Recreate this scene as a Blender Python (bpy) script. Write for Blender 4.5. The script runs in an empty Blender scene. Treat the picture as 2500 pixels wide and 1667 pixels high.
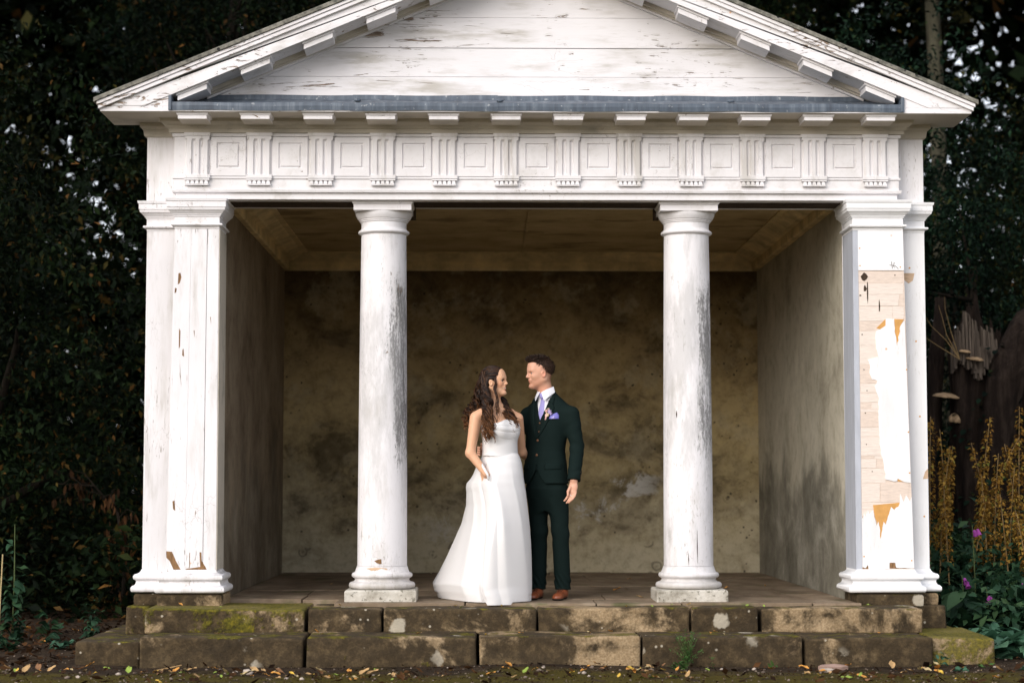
import bpy, bmesh, math, random
import numpy as np
from mathutils import Vector, Matrix, Euler
from mathutils.bvhtree import BVHTree

R = math.radians
rng = np.random.default_rng(7)
random.seed(7)
scene = bpy.context.scene
COL = scene.collection

# ------------------------------------------------------------------ camera
cam_data = bpy.data.cameras.new("camera")
cam = bpy.data.objects.new("camera", cam_data)
COL.objects.link(cam)
scene.camera = cam
cam_data.lens = 67.0
cam_data.sensor_width = 36.0
cam_data.sensor_fit = 'HORIZONTAL'
cam_data.clip_end = 600.0
cam.location = (-0.39, -14.0, 0.83)
cam.rotation_euler = (R(90 + 4.389), 0.0, R(-0.864))
cam_data.dof.use_dof = True
cam_data.dof.focus_distance = 14.2
cam_data.dof.aperture_fstop = 1.6

# ------------------------------------------------------------------ sky and sun
SUN_ELEV, SUN_AZ = 25.0, 216.0        # azimuth of the sun seen from the temple: in front, a little to the left
world = bpy.data.worlds.new("World")
scene.world = world
world.use_nodes = True
wn = world.node_tree
wn.nodes.clear()
w_out = wn.nodes.new('ShaderNodeOutputWorld')
w_bg = wn.nodes.new('ShaderNodeBackground')
w_sky = wn.nodes.new('ShaderNodeTexSky')
w_sky.sky_type = 'NISHITA'
w_sky.sun_disc = False
w_sky.sun_elevation = R(SUN_ELEV)
w_sky.sun_rotation = R(SUN_AZ)
w_sky.air_density = 1.0
w_sky.dust_density = 4.0
w_sky.ozone_density = 1.0
w_bg.inputs['Strength'].default_value = 0.15
w_mix = wn.nodes.new('ShaderNodeMix')              # even, thin overcast over the whole dome
w_mix.data_type = 'RGBA'
w_mix.inputs[0].default_value = 0.72
w_mix.inputs[7].default_value = (7.0, 7.15, 7.7, 1.0)
wn.links.new(w_sky.outputs[0], w_mix.inputs[6])
wn.links.new(w_mix.outputs[2], w_bg.inputs['Color'])
wn.links.new(w_bg.outputs[0], w_out.inputs['Surface'])

sun_data = bpy.data.lights.new("sun", 'SUN')
sun = bpy.data.objects.new("sun", sun_data)
COL.objects.link(sun)
sun_data.energy = 1.5
sun_data.angle = R(40)
sun_data.color = (1.0, 0.98, 0.965)
_az, _el = R(SUN_AZ), R(SUN_ELEV)
_sd = Vector((math.sin(_az) * math.cos(_el), math.cos(_az) * math.cos(_el), math.sin(_el)))
sun.location = _sd * 40
sun.rotation_euler = _sd.to_track_quat('Z', 'Y').to_euler()

scene.view_settings.view_transform = 'Standard'
scene.view_settings.look = 'None'
scene.view_settings.gamma = 1.0
scene.view_settings.exposure = 0.47
scene.cycles.max_bounces = 6
scene.cycles.diffuse_bounces = 4
scene.cycles.use_denoising = True

# ------------------------------------------------------------------ helpers: objects
def tag(o, label=None, cat=None, group=None, kind=None):
    if label: o['label'] = label
    if cat: o['category'] = cat
    if group: o['group'] = group
    if kind: o['kind'] = kind
    return o

def empty(name, parent=None, loc=(0, 0, 0), rz=0.0):
    o = bpy.data.objects.new(name, None)
    COL.objects.link(o)
    o.location = loc
    o.rotation_euler = (0, 0, rz)
    o.parent = parent
    return o

def link_mesh(name, me, m=None, parent=None, smooth=False):
    if m is not None:
        for x in (m if isinstance(m, (list, tuple)) else [m]):
            me.materials.append(x)
    if smooth:
        me.polygons.foreach_set('use_smooth', np.ones(len(me.polygons), dtype=bool))
    o = bpy.data.objects.new(name, me)
    COL.objects.link(o)
    o.parent = parent
    return o

def np_mesh(name, V, F):
    """V (n,3); F (m,k) with k 3 or 4."""
    V = np.asarray(V, dtype=np.float32); F = np.asarray(F, dtype=np.int32)
    me = bpy.data.meshes.new(name)
    me.vertices.add(len(V)); me.vertices.foreach_set('co', V.ravel())
    k = F.shape[1]
    me.loops.add(F.size); me.loops.foreach_set('vertex_index', F.ravel())
    me.polygons.add(len(F))
    me.polygons.foreach_set('loop_start', np.arange(0, F.size, k, dtype=np.int32))
    me.update(calc_edges=True)
    me.validate()
    return me

class MB:
    """collects verts and faces of one mesh"""
    def __init__(s): s.v = []; s.f = []; s.mi = []
    def add(s, v, f, mi=0):
        b = len(s.v); s.v += [tuple(p) for p in v]
        s.f += [tuple(b + i for i in q) for q in f]; s.mi += [mi] * len(f)
        return s
    def box(s, x0, x1, y0, y1, z0, z1, mi=0):
        v = [(x0,y0,z0),(x1,y0,z0),(x1,y1,z0),(x0,y1,z0),(x0,y0,z1),(x1,y0,z1),(x1,y1,z1),(x0,y1,z1)]
        return s.add(v, [(3,2,1,0),(4,5,6,7),(0,1,5,4),(1,2,6,5),(2,3,7,6),(3,0,4,7)], mi)
    def rect_loft(s, x0, x1, y0, y1, prof, mi=0):
        """rectangular plan, expanded by the offset o at each z of prof [(o,z)]"""
        v = []; f = []
        for o, z in prof:
            v += [(x0-o,y0-o,z),(x1+o,y0-o,z),(x1+o,y1+o,z),(x0-o,y1+o,z)]
        n = len(prof)
        up = prof[-1][1] > prof[0][1]
        for i in range(n-1):
            for k in range(4):
                a, b = i*4+k, i*4+(k+1) % 4
                q = (a, b, b+4, a+4)
                f.append(q if up else q[::-1])
        c0, c1 = (3,2,1,0), tuple((n-1)*4+k for k in range(4))
        f.append(c0 if up else c0[::-1]); f.append(c1 if up else c1[::-1])
        return s.add(v, f, mi)
    def prism(s, poly, y0, y1, mi=0):
        """poly in (x,z), counter-clockwise seen from -Y; extruded y0 (front) to y1"""
        n = len(poly)
        A = sum(poly[i][0]*poly[(i+1) % n][1]-poly[(i+1) % n][0]*poly[i][1] for i in range(n))
        if A < 0: poly = poly[::-1]
        v = [(x,y0,z) for x, z in poly]+[(x,y1,z) for x, z in poly]
        f = [tuple(range(n)), tuple(range(2*n-1, n-1, -1))]
        for i in range(n):
            j = (i+1) % n
            f.append((i, i+n, j+n, j))
        return s.add(v, f, mi)
    def lathe(s, prof, cx, cy, n=40, mi=0):
        v = []; f = []
        for r, z in prof:
            for k in range(n):
                a = 2*math.pi*k/n
                v.append((cx+r*math.cos(a), cy+r*math.sin(a), z))
        m = len(prof)
        for i in range(m-1):
            for k in range(n):
                a, b = i*n+k, i*n+(k+1) % n
                f.append((a, b, b+n, a+n))
        f.append(tuple(range(n-1, -1, -1))); f.append(tuple((m-1)*n+k for k in range(n)))
        return s.add(v, f, mi)
    def tube(s, pts, rad, n=6, mi=0):
        pts = [Vector(p) for p in pts]; m = len(pts)
        if not isinstance(rad, (list, tuple)): rad = [rad]*m
        v = []; f = []
        up = Vector((0.3, 0.5, 0.81))
        for i, p in enumerate(pts):
            t = (pts[min(i+1, m-1)]-pts[max(i-1, 0)]).normalized()
            a = t.cross(up)
            if a.length < 1e-4: a = t.cross(Vector((1, 0, 0)))
            a.normalize(); b = t.cross(a)
            for k in range(n):
                w = 2*math.pi*k/n
                v.append(p+(a*math.cos(w)+b*math.sin(w))*rad[i])
        for i in range(m-1):
            for k in range(n):
                q, r_ = i*n+k, i*n+(k+1) % n
                f.append((q, r_, r_+n, q+n))
        f.append(tuple(range(n-1, -1, -1))); f.append(tuple((m-1)*n+k for k in range(n)))
        return s.add(v, f, mi)
    def mesh(s, name):
        me = bpy.data.meshes.new(name)
        me.from_pydata(s.v, [], s.f)
        if any(s.mi): me.polygons.foreach_set('material_index', s.mi)
        me.update()
        return me
    def build(s, name, m, parent=None, smooth=False, bevel=0.0, auto=None):
        me = s.mesh(name)
        if bevel:
            bm = bmesh.new(); bm.from_mesh(me)
            bmesh.ops.bevel(bm, geom=[e for e in bm.edges if e.is_manifold and e.calc_face_angle(0) > 0.5], offset=bevel, segments=2, affect='EDGES', profile=0.6)
            bm.to_mesh(me); bm.free()
        o = link_mesh(name, me, m, parent, smooth)
        if auto is not None:
            me.polygons.foreach_set('use_smooth', np.ones(len(me.polygons), dtype=bool))
            me.set_sharp_from_angle(angle=R(auto))
        return o

def fbm(x, y, seed=0, oct=4):
    """cheap smooth pseudo noise for heights and wobble, about -1..1"""
    r = np.random.default_rng(seed); t = 0; a = 1.0; fr = 1.0; tot = 0
    for _ in range(oct):
        for _k in range(3):
            th = r.uniform(0, 2*np.pi); ph = r.uniform(0, 2*np.pi); w = fr*r.uniform(.7, 1.3)
            t = t+a*np.sin((x*np.cos(th)+y*np.sin(th))*w+ph)/1.7
        tot += a; a *= .5; fr *= 2.1
    return t/tot

# ------------------------------------------------------------------ helpers: node materials
class N:
    def __init__(s, name):
        s.m = bpy.data.materials.new(name); s.m.use_nodes = True
        s.t = s.m.node_tree; s.t.nodes.clear()
        s.out = s.t.nodes.new('ShaderNodeOutputMaterial')
        s.pos_ = None
    def nd(s, typ, **kw):
        n = s.t.nodes.new(typ)
        for k, v in kw.items(): setattr(n, k, v)
        return n
    def put(s, sock, v):
        if hasattr(v, 'is_linked') or isinstance(v, bpy.types.NodeSocket): s.t.links.new(v, sock)
        elif isinstance(v, (tuple, list)):
            v = tuple(v)
            sock.default_value = v if len(v) == len(sock.default_value) else (v+(1,))[:len(sock.default_value)]
        else: sock.default_value = v
    def pos(s):
        if s.pos_ is None: s.pos_ = s.nd('ShaderNodeNewGeometry').outputs['Position']
        return s.pos_
    def obj(s): return s.nd('ShaderNodeTexCoord').outputs['Object']
    def island(s): return s.nd('ShaderNodeNewGeometry').outputs['Random Per Island']
    def rand(s): return s.nd('ShaderNodeObjectInfo').outputs['Random']
    def normal(s): return s.nd('ShaderNodeNewGeometry').outputs['Normal']
    def scale(s, v, sc, loc=(0, 0, 0)):
        n = s.nd('ShaderNodeMapping'); s.put(n.inputs['Vector'], v); n.inputs['Scale'].default_value = sc; n.inputs['Location'].default_value = loc
        return n.outputs[0]
    def xyz(s, v):
        n = s.nd('ShaderNodeSeparateXYZ'); s.put(n.inputs[0], v); return n.outputs
    def noise(s, v, scale, detail=4, rough=.55, dist=0.0, col=False):
        n = s.nd('ShaderNodeTexNoise'); s.put(n.inputs['Vector'], v)
        n.inputs['Scale'].default_value = scale; n.inputs['Detail'].default_value = detail
        n.inputs['Roughness'].default_value = rough; n.inputs['Distortion'].default_value = dist
        return n.outputs['Color' if col else 'Fac']
    def vor(s, v, scale, feat='F1', out='Distance', rnd=1.0):
        n = s.nd('ShaderNodeTexVoronoi', feature=feat); s.put(n.inputs['Vector'], v)
        n.inputs['Scale'].default_value = scale; n.inputs['Randomness'].default_value = rnd
        return n.outputs[out]
    def math(s, op, a, b=0.0, c=None, clamp=False):
        n = s.nd('ShaderNodeMath', operation=op, use_clamp=clamp)
        s.put(n.inputs[0], a); s.put(n.inputs[1], b)
        if c is not None: s.put(n.inputs[2], c)
        return n.outputs[0]
    def step(s, f, a, b):
        """smoothstep of f from a (0) to b (1); a may exceed b"""
        n = s.nd('ShaderNodeMapRange', interpolation_type='SMOOTHSTEP')
        s.put(n.inputs[0], f)
        if a <= b:
            n.inputs[1].default_value = a; n.inputs[2].default_value = b; n.inputs[3].default_value = 0; n.inputs[4].default_value = 1
        else:
            n.inputs[1].default_value = b; n.inputs[2].default_value = a; n.inputs[3].default_value = 1; n.inputs[4].default_value = 0
        return n.outputs[0]
    def mul(s, *a):
        r = a[0]
        for b in a[1:]: r = s.math('MULTIPLY', r, b)
        return r
    def addm(s, *a):
        r = a[0]
        for b in a[1:]: r = s.math('ADD', r, b)
        return r
    def ramp(s, f, stops, interp='LINEAR'):
        n = s.nd('ShaderNodeValToRGB'); s.put(n.inputs[0], f); cr = n.color_ramp; cr.interpolation = interp
        while len(cr.elements) < len(stops): cr.elements.new(0.5)
        for e, (p, c) in zip(cr.elements, stops):
            e.position = p; e.color = (c if len(c) == 4 else tuple(c)+(1,))
        return n.outputs[0]
    def mix(s, f, a, b, mode='MIX'):
        n = s.nd('ShaderNodeMix', data_type='RGBA', blend_type=mode)
        s.put(n.inputs[0], f); s.put(n.inputs[6], a); s.put(n.inputs[7], b)
        return n.outputs[2]
    def bump(s, h, dist=.01, strength=.5, nrm=None):
        n = s.nd('ShaderNodeBump'); s.put(n.inputs['Height'], h)
        n.inputs['Distance'].default_value = dist; n.inputs['Strength'].default_value = strength
        if nrm is not None: s.put(n.inputs['Normal'], nrm)
        return n.outputs[0]
    def bsdf(s, color, rough=.7, bump=None, spec=.3, **kw):
        n = s.nd('ShaderNodeBsdfPrincipled')
        s.put(n.inputs['Base Color'], color); s.put(n.inputs['Roughness'], rough)
        n.inputs['Specular IOR Level'].default_value = spec
        if bump is not None: s.put(n.inputs['Normal'], bump)
        for k, v in kw.items(): s.put(n.inputs[k.replace('_', ' ')], v)
        s.t.links.new(n.outputs[0], s.out.inputs['Surface'])
        return s.m
# ------------------------------------------------------------------ materials
def white_paint(name, grain=(1, 1, 1), peel=.5, grime=.3, crack=.5, mould=False, tint=(.79, .77, .785)):
    """old white oil paint on wood; grain stretches the wear along the boards"""
    n = N(name); p = n.pos(); g = n.scale(p, grain)
    big = n.noise(p, 1.3, 3)
    col = n.mix(n.step(big, .35, .7), tint, tuple(c*.93 for c in tint))
    # thin grime in streaks
    st = n.noise(g, 5.0, 8, .65)
    patch = n.noise(p, 1.7, 3, .5)
    gm = n.mul(n.step(st, .47, .68), n.step(patch, .34, .60), grime)
    col = n.mix(gm, col, (.38, .35, .295))
    fine = n.noise(g, 34.0, 6, .7)
    col = n.mix(n.mul(n.step(fine, .52, .75), .25*min(1, grime*2+.3)), col, (.50, .47, .43))
    # flakes of missing paint
    area = n.noise(n.scale(p, (1, 1, 1), (3.1, 1.7, 9.2)), .9, 4, .6)
    fl = n.noise(n.scale(g, (1.6, 1.6, 1)) if grain[2] < 1 else n.scale(g, (.8, 1, 1.4)), 12.0, 9, .68, 1.2)
    thr = n.addm(fl, n.mul(n.math('SUBTRACT', area, .5), .55))
    pk = n.step(thr, .80-.16*peel, .812-.16*peel)
    rim = n.mul(n.step(thr, .775-.16*peel, .80-.16*peel), n.math('SUBTRACT', 1.0, pk))
    wood = n.ramp(n.noise(g, 40, 4), [(.3, (.16, .115, .085)), (.7, (.38, .29, .22))])
    col = n.mix(n.mul(rim, .25), col, (.45, .42, .38))
    col = n.mix(pk, col, wood)
    # hairline cracks
    cv = n.vor(n.scale(n.mix(.12, g, n.noise(p, 9, 3, col=True)), (1, 1, 1)), 7.0, 'DISTANCE_TO_EDGE')
    ck = n.mul(n.step(cv, .010, .003), n.step(n.noise(p, 2.2, 2), .55, .66), crack*.45)
    col = n.mix(ck, col, (.2, .17, .14))
    # small chips and lifted scales, thick in patches
    ch = n.noise(n.scale(g, (1, 1, 1), (7.7, 2.2, 1.3)), 38.0, 5, .62, .8)
    chm = n.step(n.noise(n.scale(p, (1, 1, .8), (4, 8, 2)), 1.5, 4, .6), .47, .62)
    chip = n.mul(n.step(n.addm(ch, n.mul(chm, .10)), .715, .735), peel*.9)
    lit = n.mul(n.step(n.addm(n.noise(n.scale(g, (1, 1, 1), (7.7, 2.2, 1.28)), 38.0, 5, .62, .8), n.mul(chm, .10)), .690, .712), n.math('SUBTRACT', 1.0, chip), .35)
    col = n.mix(lit, col, (.55, .53, .50))
    col = n.mix(chip, col, (.20, .155, .115))
    # rusty nail heads that bleed
    rv = n.vor(n.scale(p, (1, .25, 1), (.4, 0, .13)), 2.3)
    rust = n.mul(n.step(n.addm(rv, n.mul(n.noise(p, 60, 2), .03)), .044, .018), .9)
    col = n.mix(rust, col, (.62, .27, .05))
    if mould:
        o = n.xyz(n.obj())
        side = n.step(o[0], -.02, .13)
        hz = n.mul(n.step(o[2], .7, 1.3), n.step(o[2], 2.55, 2.2))
        mm = n.noise(n.scale(p, (9, 9, 1.3)), 1.6, 9, .72)
        mm2 = n.noise(n.scale(p, (9, 9, 3.5)), 9, 6, .7)
        f = n.step(n.addm(n.mul(mm, .7), n.mul(mm2, .4), n.mul(side, .17, hz), n.mul(hz, .02)), .645, .77)
        col = n.mix(n.mul(f, .82), col, (.105, .10, .095))
        haze = n.step(n.addm(n.mul(n.noise(n.scale(p, (3, 3, .7)), 2, 8, .75), 1.0), n.mul(hz, .09)), .48, .68)
        col = n.mix(n.mul(haze, .45), col, (.36, .355, .35))
        low = n.mul(n.step(n.addm(o[2], n.mul(n.noise(p, 9, 5), -.25)), .16, -.10), .75)
        col = n.mix(low, col, (.34, .31, .26))
    h = n.addm(n.mul(fine, .25), n.mul(pk, -1.0), n.mul(chip, -.8), n.mul(ck, -.6), n.mul(n.noise(g, 9, 5), .5), n.mul(rim, .35))
    return n.bsdf(col, .62, n.bump(h, .004, .7), .3)

M = {}
M['paint'] = white_paint('white_paint', (1, 1, 1), .5, .4, .7)
M['paint_h'] = white_paint('white_paint_boards', (.22, 1, 1.5), .95, .8, .8)
M['paint_rake'] = white_paint('white_paint_rake', (.55, 1, 1.2), .95, .5, .9)
M['paint_v'] = white_paint('white_paint_posts', (1.5, 1.5, .22), .62, .55, .6)
M['paint_col'] = white_paint('white_paint_columns', (1.3, 1.3, .35), .42, .5, .6, mould=True)
M['paint_clean'] = white_paint('white_paint_newer', (1.5, 1.5, .3), .0, .12, .05, tint=(.82, .82, .83))
M['paint_bed_grime_shade'] = white_paint('white_paint_soffit_grime_shade', (.5, 1, 1), .25, .95, .3, tint=(.56, .51, .43))  # brownish grime, darkened further with underside shade put into the tint

def m_lead():
    n = N('lead'); p = n.pos()
    s = n.noise(n.scale(p, (9, 3, .8)), 2.0, 7, .65)
    c = n.ramp(s, [(.3, (.045, .058, .080)), (.52, (.075, .098, .130)), (.72, (.17, .20, .235))])
    c = n.mix(n.mul(n.step(n.noise(p, 26, 5), .62, .7), .6), c, (.40, .42, .43))
    return n.bsdf(c, .5, n.bump(n.noise(p, 14, 5), .006, .5), .5)
M['lead'] = m_lead()

def m_roof():
    n = N('roof_felt'); p = n.pos()
    c = n.ramp(n.noise(p, 22, 7, .7), [(.35, (.07, .07, .06)), (.55, (.20, .19, .16)), (.75, (.32, .31, .27))])
    d = n.step(n.vor(n.scale(p, (1, .2, 1)), 11), .17, .12)
    c = n.mix(d, c, (.02, .02, .02))
    return n.bsdf(c, .9, n.bump(n.noise(p, 60, 4), .004, .6))
M['roof'] = m_roof()

def m_step(name, moss=.5):
    n = N(name); p = n.pos(); rnd = n.rand()
    off = n.nd('ShaderNodeVectorMath', operation='ADD'); n.put(off.inputs[0], p)
    cx = n.nd('ShaderNodeCombineXYZ'); n.put(cx.inputs[0], n.mul(rnd, 17.0)); n.put(cx.inputs[1], n.mul(rnd, 9.0)); n.put(cx.inputs[2], n.mul(rnd, 31.0))
    n.put(off.inputs[1], cx.outputs[0]); q = off.outputs[0]
    up = n.math('MAXIMUM', n.xyz(n.normal())[2], 0.0)
    z = n.xyz(p)[2]
    base = n.ramp(n.noise(q, 3.0, 8, .62), [(.3, (.20, .135, .07)), (.5, (.29, .205, .115)), (.7, (.42, .31, .19))])
    base = n.mix(.5, base, n.ramp(n.noise(q, 70, 3), [(.35, (.19, .13, .07)), (.65, (.44, .33, .20))]))
    # black algae in clouds, its own shape on each stone
    al = n.noise(q, 2.1, 9, .66, .3)
    alg = n.step(n.addm(al, n.mul(n.math('SUBTRACT', rnd, .5), .12)), .385, .49)
    base = n.mix(n.mul(alg, .93), base, n.ramp(n.noise(q, 11, 9, .72), [(.32, (.009, .0065, .0035)), (.5, (.032, .022, .011)), (.62, (.075, .052, .026)), (.74, (.15, .11, .06))]))
    # pale lichen rounds
    v = n.vor(n.mix(.06, q, n.noise(q, 12, 3, col=True)), 3.4)
    vr = n.noise(q, 1.1, 2)
    li = n.mul(n.step(n.addm(v, n.mul(n.noise(q, 40, 4), .12)), .27, .20), n.step(vr, .50, .56))
    v2 = n.vor(q, 13.0); li2 = n.mul(n.step(n.addm(v2, n.mul(n.noise(q, 50, 3), .1)), .20, .13), n.step(n.noise(q, 2.4, 3), .5, .58))
    base = n.mix(n.mul(n.math('MAXIMUM', li, li2), .8), base, (.47, .42, .33))
    # moss: on top, and yellow green clouds
    mo = n.step(n.addm(n.noise(q, 4.5, 8, .7), n.mul(up, .15), moss*.18-.12), .54, .63)
    mcol = n.ramp(n.noise(q, 45, 4), [(.3, (.035, .034, .005)), (.55, (.12, .105, .010)), (.8, (.26, .20, .015))])
    base = n.mix(n.mul(mo, .85), base, mcol)
    h = n.addm(n.mul(n.noise(q, 60, 6, .7), .5), n.mul(n.noise(q, 9, 5), 1.0), n.mul(mo, .5))
    return n.bsdf(base, .92, n.bump(h, .02, .7), .2)
M['step'] = m_step('step_stone', .05)
M['step_moss'] = m_step('step_stone_mossy', .95)
M['plinth'] = m_step('plinth_stone', .15)

def m_plinthpale():
    n = N('pale_plinth'); p = n.pos()
    c = n.ramp(n.noise(p, 7, 9, .7), [(.3, (.20, .18, .14)), (.5, (.46, .43, .37)), (.7, (.62, .59, .53))])
    c = n.mix(n.mul(n.step(n.noise(p, 34, 5), .58, .66), .8), c, (.12, .11, .08))
    return n.bsdf(c, .9, n.bump(n.noise(p, 40, 6), .01, .7), .2)
M['plinth_pale'] = m_plinthpale()

def m_paving():
    n = N('paving'); p = n.pos(); r = n.rand()
    c = n.ramp(n.noise(n.scale(p, (1.2, .6, 1)), 3.2, 8, .65), [(.28, (.10, .07, .045)), (.5, (.23, .17, .115)), (.74, (.36, .29, .21))])
    c = n.mix(n.mul(r, .4), c, (.13, .095, .06))
    c = n.mix(n.mul(n.step(n.noise(p, 2.3, 6, .6), .55, .68), .7), c, (.075, .085, .03))
    return n.bsdf(c, .85, n.bump(n.noise(p, 30, 6), .01, .5), .25)
M['paving'] = m_paving()

def m_backwall():
    n = N('stained_plaster_back'); p = n.pos(); x, y, z = n.xyz(p)
    big = n.noise(n.scale(p, (1, 1, 1.25)), 1.15, 9, .6, .4)
    med = n.noise(p, 3.4, 8, .68, .5)
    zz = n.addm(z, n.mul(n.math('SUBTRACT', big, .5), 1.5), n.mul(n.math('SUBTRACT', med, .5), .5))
    c = n.ramp(n.math('DIVIDE', zz, 3.2), [(.0, (.52, .465, .335)), (.16, (.50, .43, .28)), (.28, (.48, .39, .215)), (.45, (.55, .43, .22)), (.62, (.45, .34, .17)), (.80, (.27, .195, .095)), (.95, (.14, .095, .048))])  # upper tones: stain, plus light falloff put into the colour
    # damp stains at knee to hip height; under the ceiling also painted light falloff
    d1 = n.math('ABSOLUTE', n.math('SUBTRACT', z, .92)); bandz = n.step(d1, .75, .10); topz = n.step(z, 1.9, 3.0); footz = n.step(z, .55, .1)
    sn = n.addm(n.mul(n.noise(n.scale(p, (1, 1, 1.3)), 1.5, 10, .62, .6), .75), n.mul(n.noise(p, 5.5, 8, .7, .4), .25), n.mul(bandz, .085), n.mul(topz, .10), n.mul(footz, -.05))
    st1 = n.step(sn, .49, .63)
    st2 = n.step(n.addm(sn, n.mul(n.math('SUBTRACT', med, .5), .25)), .575, .67)
    c = n.mix(n.mul(st1, .46), c, (.135, .105, .064))
    c = n.mix(n.mul(st2, .52), c, (.062, .049, .031))
    c = n.mix(n.mul(n.step(med, .47, .68), .45), c, n.mix(1.0, c, (.5, .47, .42), 'MULTIPLY'))
    tone = n.noise(p, 9, 8, .7)
    c = n.mix(n.mul(n.step(tone, .45, .7), .5), c, n.mix(1.0, c, (.5, .47, .42), 'MULTIPLY'))
    c = n.mix(n.mul(n.step(n.noise(p, 2.0, 9, .7), .50, .64), .45), c, (.52, .45, .30))
    c = n.mix(n.mul(n.step(n.noise(p, 17, 7, .75), .50, .66), .40), c, n.mix(1.0, c, (.42, .40, .36), 'MULTIPLY'))
    # mould rounds, many near the floor
    low = n.step(z, 1.25, .25)
    v = n.vor(n.mix(.05, p, n.noise(p, 8, 3, col=True)), 5.5); vc = n.xyz(n.vor(p, 5.5, out='Color'))
    s1 = n.mul(n.step(n.addm(v, n.mul(tone, .18)), .25, .16), n.step(n.noise(p, 1.3, 3), .42, .54), n.math('MAXIMUM', low, .35))
    v2 = n.vor(n.mix(.03, p, n.noise(p, 14, 3, col=True)), 11.5)
    s2 = n.mul(n.step(n.addm(v2, n.mul(n.noise(p, 22, 3), .16)), .235, .17), n.step(n.noise(p, 1.9, 3), .48, .56))
    ring = n.mul(n.step(v, .17, .22), n.step(v, .30, .25), n.step(n.noise(p, 2.6, 3), .54, .6), low)
    c = n.mix(n.mul(n.math('MAXIMUM', n.math('MAXIMUM', s1, s2), n.mul(ring, .6)), .85), c, (.05, .042, .032))
    # salt bloom, a rising band to the right of the middle and a little left of it
    line = n.math('ABSOLUTE', n.math('SUBTRACT', z, n.addm(.47, n.mul(n.math('MAXIMUM', n.math('SUBTRACT', x, .1), -.1), .34))))
    band = n.addm(n.step(line, .34, .03), -1.0)
    inx = n.mul(n.step(x, -1.3, -.1), n.step(x, 1.5, 1.1))
    ef = n.mul(n.step(n.addm(n.noise(p, 3.6, 9, .75, .4), n.mul(band, .22)), .46, .58), inx)
    c = n.mix(n.mul(ef, .85), c, (.66, .645, .61))
    h = n.addm(n.mul(tone, .5), n.mul(ef, .7), n.mul(n.noise(p, 45, 5), .2))
    return n.bsdf(c, .92, n.bump(h, .012, .5), .15)
M['wall_back'] = m_backwall()

def m_sidewall(name, a, b, dark, streak, stretch=1.5):
    n = N(name); p = n.pos(); x, y, z = n.xyz(p)
    s = n.noise(n.scale(p, (1.2, stretch, .8)), 1.9, 10, .7, .6)
    big = n.noise(n.scale(p, (1, 1, .7)), 1.3, 6, .6)
    c = n.ramp(n.addm(n.mul(s, .6), n.mul(big, .4)), [(.33, dark), (.47, b), (.62, a)])
    tone = n.noise(p, 8, 8, .7)
    c = n.mix(n.mul(n.step(tone, .45, .7), .45), c, n.mix(1.0, c, (.5, .48, .45), 'MULTIPLY'))
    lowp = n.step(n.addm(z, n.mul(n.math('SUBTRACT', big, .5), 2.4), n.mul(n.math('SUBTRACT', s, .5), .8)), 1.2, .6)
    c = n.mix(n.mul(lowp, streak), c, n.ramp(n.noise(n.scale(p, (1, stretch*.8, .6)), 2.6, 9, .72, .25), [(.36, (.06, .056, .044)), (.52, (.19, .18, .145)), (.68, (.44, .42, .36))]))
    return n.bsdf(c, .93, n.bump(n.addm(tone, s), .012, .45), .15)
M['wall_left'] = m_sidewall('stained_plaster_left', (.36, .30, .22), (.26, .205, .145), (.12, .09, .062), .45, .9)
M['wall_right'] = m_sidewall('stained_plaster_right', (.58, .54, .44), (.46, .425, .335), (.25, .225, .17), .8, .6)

def m_ceil():
    n = N('ceiling_plaster'); p = n.pos()
    c = n.ramp(n.noise(p, 2.2, 8, .65), [(.3, (.38, .285, .155)), (.52, (.53, .415, .235)), (.7, (.62, .50, .30))])
    c = n.mix(n.mul(n.step(n.noise(n.scale(p, (1, 2, 1)), 1.3, 7, .65), .54, .66), .6), c, (.16, .105, .06))
    c = n.mix(n.step(n.noise(p, 11, 6, .7), .67, .71), c, (.05, .035, .02))
    return n.bsdf(c, .93, n.bump(n.noise(p, 12, 6), .01, .4), .15)
M['ceil'] = m_ceil()
M['cornice_ochre'] = None

def m_plain(name, c, rough=.7, var=.25, scale=20, spec=.3, bump=.004, grain=(1, 1, 1)):
    n = N(name); p = n.scale(n.pos(), grain)
    d = tuple(x*(1-var) for x in c); e = tuple(min(1, x*(1+var)) for x in c)
    f = n.noise(p, scale, 6, .65)
    return n.bsdf(n.ramp(f, [(.3, d), (.7, e)]), rough, n.bump(f, bump, .5), spec)
M['wood_dark'] = m_plain('dark_wood', (.05, .032, .02), .9, .5)
M['wood_bare'] = m_plain('bare_wood', (.68, .57, .49), .85, .13, 26, .2, .004, (.6, 1, 3))
M['wood_bare2'] = m_plain('bare_wood_pale', (.73, .64, .57), .85, .10, 26, .2, .004, (.5, 1, 4))
M['wood_bare3'] = m_plain('bare_wood_tan', (.56, .40, .27), .85, .25, 26, .2, .004, (.6, 1, 3))
M['orange'] = m_plain('orange_undercoat', (.60, .32, .10), .8, .15, 12)
M['wood_brown'] = m_plain('rotten_wood', (.22, .125, .06), .9, .5, 30, .2, .008, (2, 2, .5))
M['grey_paint'] = m_plain('grey_blue_paint', (.44, .46, .51), .6, .1, 9, .3, .003, (2, 2, .4))

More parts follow.
